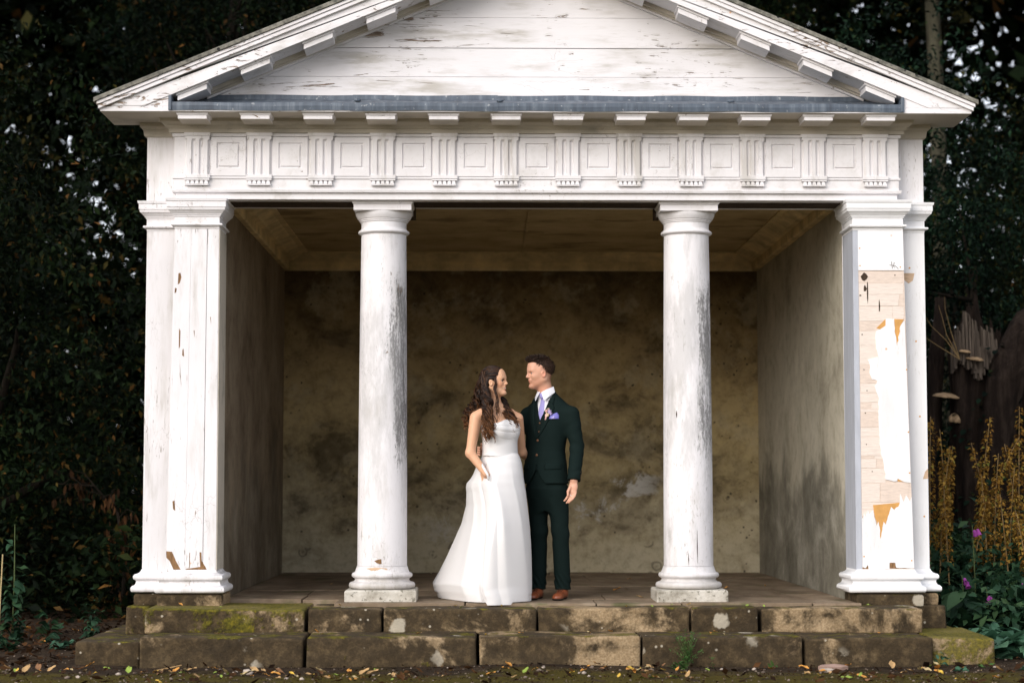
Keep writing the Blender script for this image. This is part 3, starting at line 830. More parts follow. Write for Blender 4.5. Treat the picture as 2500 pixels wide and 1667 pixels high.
for (x, z, w, h) in ((2.43,2.39,.05,.06),(2.435,2.30,.025,.05),(2.455,2.28,.012,.16),(2.54,2.17,.012,.10),(2.40,2.25,.02,.012),(2.66,2.40,.01,.01),(2.41,1.96,.008,.01),(2.42,1.70,.008,.01),(2.44,1.545,.01,.01),(2.425,1.38,.009,.01),(2.43,1.15,.008,.01),(2.47,.95,.01,.008)):
    pts = [(x+w/2*math.cos(a)*vr.uniform(.6, 1.2), z+h/2*math.sin(a)*vr.uniform(.7, 1.2)) for a in [i*math.pi/4 for i in range(8)]]
    patch([pts], .0020, .003, M['wood_dark'], antaR, 'decay_hole')
patch([[(2.754,2.432),(2.837,2.43),(2.823,2.375),(2.791,2.353),(2.757,2.381)], [(2.914,.974),(2.891,.949),(2.875,.896),(2.913,.899)]], .1385, .01, M['wood_bare3'], antaR, 'bare_wood_patch')
patch([[(2.589,.243),(2.589,.284),(2.628,.282),(2.632,.262),(2.66,.25),(2.75,.242)], [(2.390,.25),(2.41,.244),(2.428,.268),(2.43,.24),(2.39,.24)]], .0022, .004, M['wood_brown'], antaR, 'bare_wood_patch')
for x, z in ((2.70,2.46),(2.40,2.47),(2.40,2.60),(2.735,1.70),(2.74,1.24),(2.745,.94),(2.40,.33),(2.75,.30)):
    MB().lathe([(.001, 0), (.006, .0005), (.005, .002), (.001, .0025)], 0, 0, 8).build('rusty_nail', M['orange'], antaR).matrix_local = Matrix.Translation((x, -.001, z)) @ Matrix.Rotation(R(90), 4, 'X')
for x, z in ((2.80,2.47),(2.86,1.36),(2.88,.62),(2.84,1.92)):
    MB().lathe([(.001, 0), (.007, .0005), (.006, .002), (.001, .0025)], 0, 0, 8).build('rusty_nail', M['orange'], antaR).matrix_local = Matrix.Translation((x, .139, z)) @ Matrix.Rotation(R(90), 4, 'X')
for k, pts in enumerate(([(2.635,2.50),(2.64,2.45)], [(2.655,2.495),(2.648,2.465),(2.66,2.455)], [(2.62,2.475),(2.66,2.47),(2.685,2.448)])):   # scratched mark on the new board
    MB().tube([(x, -.0022, z) for x, z in pts], .0022, 4).build('scratch', M['wood_dark'], antaR)
# bare patches on the columns, bent round the shaft
def bent_patch(poly, cx, cy, r, m, parent):
    n = len(poly); v = []
    for rr in (r+.0012, r-.004):
        for x, z in poly:
            a = math.asin(max(-1, min(1, (x-cx)/r))); v.append((rr*math.sin(a), -rr*math.cos(a), z))
    f = [tuple(range(n))]+[(i, i+n, (i+1) % n+n, (i+1) % n) for i in range(n)]
    o = MB().add(v, f).build('bare_patch', m, parent)
cols = [c for c in temple.children if c.name.startswith('column')]
bent_patch([(-1.19,.296),(-1.165,.305),(-1.139,.31),(-1.136,.275),(-1.15,.273),(-1.173,.281)], -1.141, .285, .187, M['wood_brown'], cols[0])
bent_patch([(-1.253,.240),(-1.184,.248),(-1.10,.242),(-1.09,.232),(-1.173,.228),(-1.184,.222),(-1.213,.224),(-1.224,.232)], -1.141, .285, .196, M['wood_bare3'], cols[0])
for cx, zz0, zz1, dx in ((1.143, .27, .52, .045), (1.143, .25, .36, -.02), (1.143, 1.35, 1.40, -.1)):
    pts = [(cx+dx+.0025, zz0), (cx+dx+.004, (zz0+zz1)/2), (cx+dx+.001, zz1), (cx+dx-.002, (zz0+zz1)/2)]
    bent_patch(pts, cx, .285, .1845, M['wood_dark'], cols[1])
# a small wooden bracket behind each column head
for cx, s in ((-1.141, 1), (1.143, -1)):
    MB().box(cx+s*.215-.02, cx+s*.215+.02, .42, .49, 2.87, 2.956).build('bracket', M['wood_dark'], temple)
MB().box(-2.335, 2.335, .13, .37, 2.950, 2.9568).build('soffit_board', M['wood_dark'], temple)

# ------------------------------------------------------------------ floor and steps
floor = empty('floor', temple)
fr = random.Random(11)
y = -.12
row = 0
while y < 4.85:
    d = .52 if row == 0 else fr.uniform(.5, .85)
    if y+d > 4.6: d = 4.915-y
    x = -2.36 if row else -1.47
    xe = 2.34 if row else 2.36
    while x < xe-.05:
        w = fr.uniform(.55, 1.25) if row else fr.choice((.50, .62, .85, .95))
        if xe-(x+w) < .35: w = xe-x
        t = fr.uniform(-.003, .003)
        MB().box(x+.005, x+w-.005, y+.005, y+d-.005, -.06, t-.001).build('paving_slab', M['paving'], floor, bevel=.006)
        x += w
    y += d; row += 1
MB().box(-2.8, 2.8, .1, 5.1, -.35, -.062).build('floor_bed', M['soil'], floor)
steps = empty('steps', temple)
def stone(x0, x1, y0, y1, z0, z1, seed, m='step', bev=.018):
    """one worn block: bevelled, subdivided and nudged out of true"""
    bm = bmesh.new()
    bmesh.ops.create_cube(bm, size=1.0)
    for v in bm.verts: v.co = Vector((x0+(v.co.x+.5)*(x1-x0), y0+(v.co.y+.5)*(y1-y0), z0+(v.co.z+.5)*(z1-z0)))
    r = random.Random(seed)
    for v in bm.verts: v.co += Vector((r.uniform(-.006, .006), r.uniform(-.010, .010), r.uniform(-.006, .006)))
    bmesh.ops.bevel(bm, geom=bm.edges[:], offset=bev, segments=3, affect='EDGES', profile=.6)
    L = [e for e in bm.edges if e.calc_length() > .12]
    bmesh.ops.subdivide_edges(bm, edges=L, cuts=max(3, int((x1-x0)/.09)), use_grid_fill=True)
    for v in bm.verts:
        c = v.co; s = .0045
        c += Vector((0, fbm(c.x*9, c.z*17, seed)*s*1.6, fbm(c.x*8, c.y*11, seed+3)*s))
    me = bpy.data.meshes.new('step_stone'); bm.to_mesh(me); bm.free()
    return link_mesh('step_stone', me, M[m], steps, True)
U = [(-2.78,-1.647,-.004),(-1.623,-1.105,-.004),(-1.096,-.014,.0),(0,1.076,0),(1.082,1.56,0),(1.587,2.73,-.006)]
for i, (a, c, dz) in enumerate(U):
    stone(a, c-.002, -.43+(.0, .012, -.004, .006, -.008, .0)[i], .24 if i else .30, -.20, -.018+dz, 20+i, 'step_moss' if i == 0 else 'step')
L_ = [(-2.725,-1.611),(-1.592,-.434),(-.413,.687),(.700,1.794),(1.814,2.688)]
for i, (a, c) in enumerate(L_):
    stone(a, c-.002, -.90+(.01, -.006, 0, -.01, .004)[i], -.36, -.46, -.186+(.0, .004, .006, .0, -.006)[i], 40+i)
# returns at the two ends, set back
stone(-3.20, -2.755, -.72, .20, -.46, -.225, 60, 'step'); stone(2.70, 3.13, -.82, .10, -.46, -.195, 61, 'step_moss')
stone(-3.20, -2.80, .22, 1.6, -.46, -.235, 62, 'step'); stone(2.75, 3.13, .12, 1.5, -.46, -.21, 63, 'step_moss')
stone(-2.985, -2.818, -.02, .95, -.23, -.030, 64, 'step_moss'); stone(2.775, 3.00, .0, .95, -.21, -.030, 65, 'step')
stone(-2.985, -2.90, .97, 2.6, -.23, -.030, 66, 'step'); stone(2.92, 3.00, .97, 2.6, -.21, -.030, 67, 'step')
# ------------------------------------------------------------------ ground
def spaced(lo, hi, fine_lo, fine_hi, step, grow=1.18):
    c = list(np.arange(fine_lo, fine_hi+1e-6, step)); s = step
    while c[-1] < hi: s *= grow; c.append(c[-1]+s)
    s = step
    while c[0] > lo: s *= grow; c.insert(0, c[0]-s)
    return np.array(c)
gx = spaced(-220, 220, -6.0, 6.0, .07); gy = spaced(-120, 300, -2.6, 5.0, .07)
def ground_h(x, y):
    h = -.380+.016*fbm(x*1.6, y*1.6, 3, 5)
    h = h+.10*np.clip((-x-3.2)/2.0, 0, 1)*np.clip((y+.3)/2.0, 0, 1)+.06*np.clip((x-3.3)/1.5, 0, 1)*np.clip((y+.2)/1.5, 0, 1)
    h = h+.35*np.clip((y-9)/30, 0, 1)
    inside = (np.abs(x) < 2.75) & (y > -.8) & (y < 5.1)
    return np.where(inside, -.46, h)
GX, GY = np.meshgrid(gx, gy, indexing='ij')
GZ = ground_h(GX, GY)
nx, ny = GX.shape
idx = np.arange(nx*ny).reshape(nx, ny)
F = np.stack([idx[:-1, :-1], idx[1:, :-1], idx[1:, 1:], idx[:-1, 1:]], -1).reshape(-1, 4)
ground = link_mesh('ground', np_mesh('ground', np.stack([GX, GY, GZ], -1).reshape(-1, 3), F), M['soil'], None, True)
tag(ground, 'dark soil with moss and leaf litter', kind='structure')
def gh(x, y): return float(ground_h(np.array(x), np.array(y)))

# ------------------------------------------------------------------ leaf kit (numpy)
def leaf_shape(L=1.0, W=.45, fold=.25, curl=.2, n=3):
    """pointed leaf along +x, folded on the midrib and curled; 2n+... faces"""
    xs = np.linspace(0, 1, n+1); V = []; Fq = []
    for i, t in enumerate(xs):
        w = W*.5*math.sin(math.pi*min(1, t*.92+.06))**.8 if 0 < i < n else .02*W
        z = -curl*t*t
        V += [(t*L, -w, z*L+fold*w), (t*L, 0, z*L), (t*L, w, z*L+fold*w)]
    for i in range(n):
        a = i*3
        Fq += [(a, a+3, a+4, a+1), (a+1, a+4, a+5, a+2)]
    return np.array(V), np.array(Fq)
def rand_rot(r, n, pitch=(-1.2, .5)):
    yaw = r.uniform(0, 2*np.pi, n); pt = r.uniform(pitch[0], pitch[1], n); ro = r.normal(0, .6, n)
    return euler_mats(yaw, pt, ro)
def euler_mats(yaw, pt, ro):
    cy, sy = np.cos(yaw), np.sin(yaw); cp, sp = np.cos(-pt), np.sin(-pt); cr, sr = np.cos(ro), np.sin(ro)
    n = len(yaw); Z = np.zeros(n); O = np.ones(n)
    Rz = np.stack([cy, -sy, Z, sy, cy, Z, Z, Z, O], -1).reshape(n, 3, 3)
    Ry = np.stack([cp, Z, sp, Z, O, Z, -sp, Z, cp], -1).reshape(n, 3, 3)
    Rx = np.stack([O, Z, Z, Z, cr, -sr, Z, sr, cr], -1).reshape(n, 3, 3)
    return Rz @ Ry @ Rx
def scatter_leaves(shape, pts, mats, sizes):
    V, Fq = shape; n = len(pts)
    W = np.einsum('nij,vj->nvi', mats, V)*sizes[:, None, None]+pts[:, None, :]
    FF = Fq[None]+(np.arange(n)*len(V))[:, None, None]
    return W.reshape(-1, 3), FF.reshape(-1, Fq.shape[1])
def join_np(parts):
    vs, fs, o = [], [], 0
    for v, f in parts:
        vs.append(v); fs.append(f+o); o += len(v)
    return np.concatenate(vs), np.concatenate(fs)

# ------------------------------------------------------------------ trees
def crown_mesh(name, seed, rad, clusters, per, size, spread, shape=None, droop=(-1.1, .5), hollow=.35, lobes=True):
    r = np.random.default_rng(seed)
    shape = shape or leaf_shape(1, .5, .3, .25, 2)
    d = r.normal(size=(clusters, 3)); d /= np.linalg.norm(d, axis=1)[:, None]
    rr = (hollow+(1-hollow)*r.uniform(0, 1, clusters)**.6)
    if lobes: rr = rr*(1+.28*fbm(d[:, 0]*3.1+d[:, 2]*2, d[:, 1]*3.1-d[:, 2], seed))
    c = d*rr[:, None]*np.array(rad)
    # each cluster is a spray of twigs in a flattened fan
    ax = r.normal(size=(clusters, 3)); ax[:, 2] *= .35; ax /= np.linalg.norm(ax, axis=1)[:, None]
    t = r.uniform(-1, 1, (clusters, per))
    pts = c[:, None, :]+ax[:, None, :]*t[..., None]*spread+r.normal(0, spread*.32, (clusters, per, 3))*np.array([1, 1, .6])
    pts[..., 2] -= np.abs(t)**2*spread*.3
    pts = pts.reshape(-1, 3); n = len(pts)
    V, Fq = scatter_leaves(shape, pts, rand_rot(r, n, droop), size*r.uniform(.6, 1.25, n))
    return np_mesh(name, V, Fq), c
def trunk_mesh(name, h, r0, r1, limbs, seed, lean=(0, 0), tips=None, crown_c=None):
    rr = random.Random(seed); b = MB()
    pts = []; m = 10
    for i in range(m+1):
        t = i/m; pts.append((lean[0]*t+.10*math.sin(t*5+seed)*t, lean[1]*t+.10*math.cos(t*4+seed)*t, -.2+(h+.2)*t))
    b.tube(pts, [r0*(1.35 if i == 0 else 1)*(1-i/m)+r1*(i/m) for i in range(m+1)], 10)
    for k in range(limbs):
        t = rr.uniform(.35, 1.0); i = int(t*m); p = Vector(pts[i])
        if tips is not None and len(tips):
            q = Vector(tips[rr.randrange(len(tips))])+Vector(crown_c)
        else:
            a = rr.uniform(0, 6.28); q = p+Vector((math.cos(a)*1.6, math.sin(a)*1.6, rr.uniform(.2, 1.2)))
        mid = (p+q)/2+Vector((rr.uniform(-.2, .2), rr.uniform(-.2, .2), rr.uniform(.0, .4)))
        r = r0*(1-t)*.45+.025
        b.tube([p, (p*2+mid)/3, mid, (mid+q)/2, q], [r, r*.85, r*.6, r*.4, .008], 6)
    return b.mesh(name)
VAR = []
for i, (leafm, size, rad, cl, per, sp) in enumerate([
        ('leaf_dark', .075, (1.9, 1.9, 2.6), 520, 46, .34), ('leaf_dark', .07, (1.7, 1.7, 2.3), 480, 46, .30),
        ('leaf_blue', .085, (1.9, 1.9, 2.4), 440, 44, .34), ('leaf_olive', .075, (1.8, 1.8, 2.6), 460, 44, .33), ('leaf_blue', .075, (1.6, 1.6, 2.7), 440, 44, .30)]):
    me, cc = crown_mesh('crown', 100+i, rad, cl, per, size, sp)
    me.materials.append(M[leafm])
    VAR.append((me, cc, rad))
def tree(x, y, zc, var, sc, label, trunk_r=.16, rz=0.0, group=None, name='tree', low=None, bark='bark'):
    me, cc, rad = VAR[var]
    z0 = gh(x, y)
    t = empty(name, None, (x, y, z0), 0)
    c = bpy.data.objects.new('crown', me); COL.objects.link(c); c.parent = t
    c.location = (0, 0, zc-z0); c.rotation_euler = (0, 0, rz); c.scale = (sc, sc, sc*1.05)
    cr, sr = math.cos(rz), math.sin(rz)
    tips = [((p[0]*cr-p[1]*sr)*sc*.85, (p[0]*sr+p[1]*cr)*sc*.85, p[2]*sc*.85) for p in cc[::7]]
    tm_ = trunk_mesh('trunk', zc-z0+rad[2]*sc*.3, trunk_r, trunk_r*.35, 8, int(x*10)+var, (0, 0), tips, (0, 0, zc-z0))
    link_mesh('trunk', tm_, M[bark], t, True)
    tag(t, label, 'tree', group)
    return t
G1 = 'trees behind the temple'
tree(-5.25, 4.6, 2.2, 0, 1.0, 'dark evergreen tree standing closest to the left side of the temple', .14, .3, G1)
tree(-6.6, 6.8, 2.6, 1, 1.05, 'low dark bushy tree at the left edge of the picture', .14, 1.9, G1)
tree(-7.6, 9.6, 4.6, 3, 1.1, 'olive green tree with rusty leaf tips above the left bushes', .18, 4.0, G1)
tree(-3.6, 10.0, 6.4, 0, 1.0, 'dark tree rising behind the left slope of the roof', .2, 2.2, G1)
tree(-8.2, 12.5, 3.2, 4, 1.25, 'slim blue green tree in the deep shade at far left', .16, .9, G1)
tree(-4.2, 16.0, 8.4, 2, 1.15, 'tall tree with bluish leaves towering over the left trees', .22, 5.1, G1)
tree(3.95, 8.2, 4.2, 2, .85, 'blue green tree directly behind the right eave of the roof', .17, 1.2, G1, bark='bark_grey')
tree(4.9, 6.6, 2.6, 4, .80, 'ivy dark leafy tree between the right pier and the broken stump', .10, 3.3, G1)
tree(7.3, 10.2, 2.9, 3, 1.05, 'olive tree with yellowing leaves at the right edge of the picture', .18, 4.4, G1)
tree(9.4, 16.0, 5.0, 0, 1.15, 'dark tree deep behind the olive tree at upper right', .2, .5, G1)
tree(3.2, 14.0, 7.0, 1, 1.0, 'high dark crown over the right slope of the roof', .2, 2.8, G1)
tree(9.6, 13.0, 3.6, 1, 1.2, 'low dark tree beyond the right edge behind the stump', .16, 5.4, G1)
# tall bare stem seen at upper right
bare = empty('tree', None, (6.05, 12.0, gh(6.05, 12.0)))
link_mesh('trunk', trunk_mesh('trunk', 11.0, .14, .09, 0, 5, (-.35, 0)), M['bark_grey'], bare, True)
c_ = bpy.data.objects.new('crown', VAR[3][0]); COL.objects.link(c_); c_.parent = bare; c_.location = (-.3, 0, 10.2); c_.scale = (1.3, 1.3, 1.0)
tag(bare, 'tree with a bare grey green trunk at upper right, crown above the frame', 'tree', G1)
# big trees added mostly out of view to block sky and darken the wood
for k, (x, y, z, v, sc_, lb) in enumerate([(-10.5, 7.5, 10.5, 0, 1.9, 'tall unseen tree added for shade, high above the left picture edge'), (-2.6, 14.5, 12.5, 3, 2.0, 'tall olive tree added for shade behind the left roof slope'), (11.0, 8.0, 10.8, 2, 1.9, 'tall blue green unseen tree added for shade above the right picture edge'),
        (3.2, 16, 12.5, 1, 2.1, 'tall dark tree added for shade behind the right roof slope'), (-11, 11, 8.0, 1, 2.2, 'broad dark unseen tree added for shade beyond the left picture edge'), (11.5, 10, 8.0, 0, 2.2, 'broad dark unseen tree added for shade beyond the right picture edge'),
        (-10, 4.5, 6.5, 3, 2.0, 'broad olive tree added for shade left of the temple, outside the picture'), (10.2, 4.0, 6.5, 4, 2.1, 'broad bluish tree added for shade right of the temple, outside the picture')]):
    tree(x, y, z, v, sc_, lb, .26, k*1.3, 'tall trees added for shade')
# far wood: one mass with gaps
r = np.random.default_rng(77)
FARLEAF = (np.array([(0, 0, 0), (.5, -.3, .08), (1, 0, 0), (.5, .3, .08)]), np.array([(0, 1, 2, 3)]))
def wood_mass(name, n, yr, zr, size, per, gap, seed, m, xr=(-19, 19)):
    r = np.random.default_rng(seed)
    c = np.stack([r.uniform(xr[0], xr[1], n), r.uniform(yr[0], yr[1], n), r.uniform(zr[0], zr[1], n)], -1)
    holes = [(-8.1, 6.6, 1.0, 1.3), (-7.1, 8.2, .45, .5), (9.5, 9.4, .7, .7), (8.1, 9.3, .5, .7), (9.5, 6.9, .8, 1.0), (9.25, 5.0, .5, .8), (10.1, 5.5, .4, .6), (8.7, 7.9, .6, .7), (-3.5, 9.6, .6, .6), (6.4, 9.9, .7, .7)]
    nz_ = fbm(c[:, 0]*2.2, c[:, 2]*2.2, seed, 4)          # clearings with ragged edges
    keep = np.ones(n, bool)
    for hx, hz, hw, hh in holes: keep &= ((c[:, 0]-hx)/hw)**2+((c[:, 2]-hz)/hh)**2 > 1+.9*nz_
    c = c[keep]
    pts = (c[:, None, :]+r.normal(0, .42, (len(c), per, 3))).reshape(-1, 3)
    V, Fq = scatter_leaves(FARLEAF, pts, rand_rot(r, len(pts)), size*r.uniform(.6, 1.3, len(pts)))
    o = link_mesh(name, np_mesh(name, V, Fq), M[m], None)
    return o
tag(wood_mass('distant_wood', 9000, (20, 27), (-.3, 13.5), .46, 15, .05, 5, 'leaf_dark'), 'dark far wood closing the view behind the trees', 'wood', kind='stuff')
trk = random.Random(3)
for k in range(2):
    x = (-5.2, 6.6)[k]; y = trk.uniform(19, 24)
    t = empty('tree', None, (x, y, gh(x, y)))
    link_mesh('trunk', trunk_mesh('trunk', 11, trk.uniform(.12, .2), .08, 5, k+50), M['bark'], t, True)
    c = bpy.data.objects.new('crown', VAR[k % 5][0]); COL.objects.link(c); c.parent = t; c.location = (0, 0, trk.uniform(7.5, 10)); c.scale = (1.25,)*3; c.rotation_euler = (0, 0, k)
    tag(t, ('thin dark far tree above the left slope of the roof', 'thin dark far tree above the right slope of the roof')[k], 'tree', 'far trees in the wood')

# low undergrowth that fills the shade on both sides (one mass)
def undergrowth(name, boxes, seed, size, m, label, per=26):
    r = np.random.default_rng(seed); parts = []
    for (x0, x1, y0, y1, h, n) in boxes:
        x = r.uniform(x0, x1, n); y = r.uniform(y0, y1, n); z = ground_h(x, y)+r.uniform(.02, 1, n)**1.3*h*(.5+.5*(fbm(x*1.5, y*1.5, seed)+.5))
        c = np.stack([x, y, z], -1); pts = (c[:, None]+r.normal(0, .13, (n, per, 3))).reshape(-1, 3)
        pts[:, 2] = np.maximum(pts[:, 2], ground_h(pts[:, 0], pts[:, 1])+.01)
        parts.append(scatter_leaves(leaf_shape(1, .5, .3, .25, 2), pts, rand_rot(r, len(pts), (-.8, .5)), size*r.uniform(.5, 1.3, len(pts))))
    o = link_mesh(name, np_mesh(name, *join_np(parts)), M[m], None)
    return tag(o, label, 'undergrowth', kind='stuff')
undergrowth('undergrowth', [(-9.5, -3.3, 6.0, 13, 1.9, 700), (-6.5, -3.45, 3.0, 6.0, .9, 260), (3.5, 8.5, 5.4, 10, 1.5, 420)], 4, .11, 'leaf_dark', 'dark mixed undergrowth in the shade under the trees')
undergrowth('ivy', [(3.2, 5.2, 2.0, 4.2, .9, 420), (3.25, 5.2, 1.3, 2.2, .75, 320), (3.35, 4.6, .5, 1.4, .42, 150)], 9, .10, 'leaf_foxglove', 'dark green ivy and nettles behind the flowering plants at right')

# ------------------------------------------------------------------ broken stump with bracket fungi
st = empty('tree_stump', None, (4.62, 4.6, gh(4.62, 4.6)))
n = 180; rows = 110
aa = np.linspace(0, 2*np.pi, n, endpoint=False)[None, :]; tt = np.linspace(0, 1, rows)[:, None]
top = 2.45+.30*np.sin(aa-2.6)+.13*np.sin(aa*5)+.10*np.sin(aa*11+1)+.07*np.sin(aa*23)+.05*np.sin(aa*41+2)
zz_ = -.1+(top+.1)*tt
rg = 1-np.abs(fbm(np.cos(aa)*7+0*tt, np.sin(aa)*7+zz_*.9, 31, 5)); rg2 = 1-np.abs(fbm(aa*9+zz_*.6, zz_*2.2, 32, 4))
rr = .56-.13*tt+.28*np.clip(.25-tt, 0, 1)+.06*np.sin(3*aa+1+tt*2)+.10*(rg-.7)+.045*(rg2-.7)+.05*fbm(np.cos(aa)*3+zz_*1.5, np.sin(aa)*3, 33, 4)
V = np.stack([rr*np.cos(aa), rr*np.sin(aa)*.85, zz_+0*aa], -1).reshape(-1, 3)
idx = np.arange(rows*n).reshape(rows, n)
Fq = np.stack([idx[:-1], np.roll(idx[:-1], -1, 1), np.roll(idx[1:], -1, 1), idx[1:]], -1).reshape(-1, 4)
link_mesh('trunk', np_mesh('trunk', V, Fq), M['stump'], st, False)
sr_ = random.Random(8)
b = MB()                                            # torn splinters along the break
for k in range(90):
    f = k/89; x = -.47+.40*f+sr_.uniform(-.01, .01); y = -.30-.13*math.sin(math.pi*f*.8)+sr_.uniform(-.03, .03); z0 = 2.30+.08*math.sin(f*9)+sr_.uniform(-.06, .06); h = (.26+.22*math.sin(math.pi*min(1, f*1.2)))*sr_.uniform(.6, 1.1)
    w = sr_.uniform(.005, .013)
    b.add([(x-w, y-.02, z0), (x+w, y-.02, z0), (x+w, y+.05, z0), (x-w, y+.05, z0), (x-w*.75, y, z0+h), (x+w*.6, y, z0+h*.95), (x+w*.6, y+.04, z0+h*.93), (x-w*.75, y+.04, z0+h)],
          [(3,2,1,0),(4,5,6,7),(0,1,5,4),(1,2,6,5),(2,3,7,6),(3,0,4,7)])
b.build('splintered_break', M['stump_break'], st)
def gnarled(name, pts, rad, seed):
    b = MB().tube([tuple(x) for x in pts], rad, 28); v = np.array([tuple(x) for x in b.v])
    c = np.repeat(np.array(pts), 28, 0); d = v-c; k = 1+.16*fbm(v[:, 0]*14+v[:, 2]*3, v[:, 1]*14+v[:, 2]*4, seed, 4)[:, None]
    b.v = [tuple(x) for x in c+d*k]; return link_mesh(name, b.mesh(name), M['stump'], st, False)
def path(pl, m=30):
    pl = np.array(pl, float); t = np.linspace(0, len(pl)-1, m); return np.stack([np.interp(t, range(len(pl)), pl[:, k]) for k in range(3)], -1)
gnarled('leaning_limb', path([(-.05, -.05, .8), (-.12, -.36, 1.5), (.0, -.45, 2.25), (.2, -.43, 2.68), (.6, -.36, 3.02), (1.3, -.3, 3.2)]), list(np.linspace(.21, .14, 30)), 41)
gnarled('dead_stem', path([(-.62, .1, .2), (-.60, .08, 1.5), (-.55, .05, 2.4), (-.50, .04, 3.02)]), list(np.linspace(.12, .05, 30)), 42)
r = np.random.default_rng(45)                       # ivy on the wood
nI = 420; ia = r.uniform(np.pi*.95, np.pi*2.0, nI); iz = r.uniform(.9, 2.6, nI); ok = fbm(ia*3, iz*3, 46) > .05; ia, iz = ia[ok], iz[ok]
pI = np.stack([np.cos(ia)*.58, np.sin(ia)*.52, iz], -1); V, Fq = scatter_leaves(leaf_shape(1, .75, .2, .3, 3), pI, euler_mats(ia+r.normal(0, .5, len(ia)), r.uniform(-.9, .2, len(ia)), r.normal(0, .4, len(ia))), r.uniform(.05, .085, len(ia)))
link_mesh('ivy_leaves', np_mesh('ivy_leaves', V, Fq), M['leaf_blue'], st)['kind'] = 'stuff'
def fungus(loc, w, d, h, rz):
    bm = bmesh.new(); bmesh.ops.create_icosphere(bm, subdivisions=3, radius=1)
    for v in bm.verts:
        c = v.co; c.z = max(c.z, -.25)*(1 if c.z > 0 else .6); k = 1+.16*math.sin(3*math.atan2(c.y, c.x)+w*90)+.10*math.sin(7*math.atan2(c.y, c.x)+w*40)
        v.co = Vector((c.x*w*k, c.y*d*k, c.z*h))
    me = bpy.data.meshes.new('bracket_fungus'); bm.to_mesh(me); bm.free()
    o = link_mesh('bracket_fungus', me, M['fungus'], st, True); o.location = loc; o.rotation_euler = (.2, 0, rz)
fungus((-.38, -.38, 2.46), .05, .09, .020, 0); fungus((-.29, -.43, 2.38), .075, .10, .025, .3)
fungus((-.52, -.22, 2.04), .12, .15, .022, .2); fungus((-.47, -.30, 1.80), .05, .09, .07, 0)
b = MB()
for k in range(4):
    q0 = (-.45, -.46, 2.38); dx = (-.42, -.34, -.22, -.16, -.09, -.02)[k]; dz = (.26, .40, .52, .60, .42, .30)[k]
    b.tube([q0, (q0[0]+dx*.45+.03*math.sin(k*2), q0[1], q0[2]+dz*.45), (q0[0]+dx*.8-.02*math.sin(k*3), q0[1]-.02, q0[2]+dz*.8), (q0[0]+dx+.02, q0[1]-.02, q0[2]+dz)], [.004, .003, .002, .001], 5)
b.build('dead_twigs', M['stem_dry'], st)
tag(st, 'broken dark tree stump with torn top and pale bracket fungi behind right pier', 'tree stump')

# ------------------------------------------------------------------ plants at the right: seed spikes, foxgloves, leaf rosettes
def seed_spike(x, y, h, lean, seed, label):
    r = np.random.default_rng(seed); z0 = gh(x, y)
    t = empty('seed_spike_plant', None, (x, y, z0))
    m = 12; pts = []
    for i in range(m+1):
        s = i/m; pts.append((lean*s*s, .05*math.sin(seed+s*3)*s, h*s-(abs(lean)*.35*s*s)))
    MB().tube(pts, [.009-.006*i/m for i in range(m+1)], 5).build('stem', M['stem_dry'], t)
    n = int(190*h); s = 1-r.uniform(0, 1, n)**.8*r.uniform(.45, .72)
    P_ = np.array(pts); q = np.stack([np.interp(s*m, np.arange(m+1), P_[:, k]) for k in range(3)], -1)
    a = r.uniform(0, 2*np.pi, n); rad = .008+.030*(1-s)**.6*r.uniform(.6, 1.2, n)
    q = q+np.stack([np.cos(a)*rad, np.sin(a)*rad, r.uniform(-.01, .01, n)], -1)
    V, Fq = scatter_leaves(leaf_shape(1, .75, .5, .3, 2), q, euler_mats(a, r.uniform(-.9, .3, n), r.normal(0, .5, n)), r.uniform(.020, .040, n))
    link_mesh('seed_head', np_mesh('seed_head', V, Fq), M['seed'], t)['kind'] = 'stuff'
    n2 = 9; s2 = r.uniform(.05, .42, n2); q2 = np.stack([np.interp(s2*m, np.arange(m+1), P_[:, k]) for k in range(3)], -1)
    V, Fq = scatter_leaves(leaf_shape(1, .34, .3, .35, 3), q2, euler_mats(r.uniform(0, 6.28, n2), r.uniform(-.2, .6, n2), r.normal(0, .2, n2)), r.uniform(.10, .2, n2))
    link_mesh('leaves', np_mesh('leaves', V, Fq), M['leaf_foxglove'], t)
    tag(t, label, 'plant', 'dry seed spikes beside the right pier')
SP = [(3.28, 1.7, 1.63, .03, 'tall brown seed spike touching the right pier edge'), (3.36, 1.35, 1.15, -.03, 'short brown seed spike against the right pier'), (3.46, 1.9, 1.42, .05, 'slim brown seed spike second from the right pier'),
      (3.56, 1.5, 1.02, .10, 'low bushy brown seed spike below the slim one'), (3.62, 1.8, 1.60, .34, 'long seed spike arching right across the stump foot'), (3.70, 1.5, 1.18, -.02, 'upright brown seed spike under the arching one'),
      (3.80, 1.7, 1.36, .06, 'straight brown seed spike in the middle of the clump'), (3.86, 1.4, 1.05, -.05, 'short golden seed spike in the middle of the clump'), (3.95, 1.75, 1.24, .04, 'golden seed spike left of the tall right one'),
      (4.03, 1.5, 1.60, .05, 'tallest golden seed spike near the right picture edge'), (4.08, 1.85, 1.45, -.10, 'brown seed spike leaning left at the right picture edge'), (4.14, 1.4, 1.12, .02, 'low golden seed spike at the right picture edge'),
      (3.40, 2.1, 1.30, .12, 'thin seed spike behind the first ones by the pier'), (3.99, 1.25, .92, -.08, 'front golden seed spike at the right picture edge')]
SP += [(3.31, 1.5, 1.42, .08, 'brown seed spike just right of the tall one at the pier'), (3.52, 2.0, 1.55, -.06, 'tall thin seed spike in front of the stump foot'), (3.74, 2.0, 1.66, .10, 'tall golden seed spike below the leaning limb'), (3.90, 2.0, 1.48, -.14, 'seed spike leaning left behind the golden ones'), (4.12, 2.1, 1.72, .04, 'rearmost tall seed spike at the right picture edge')]
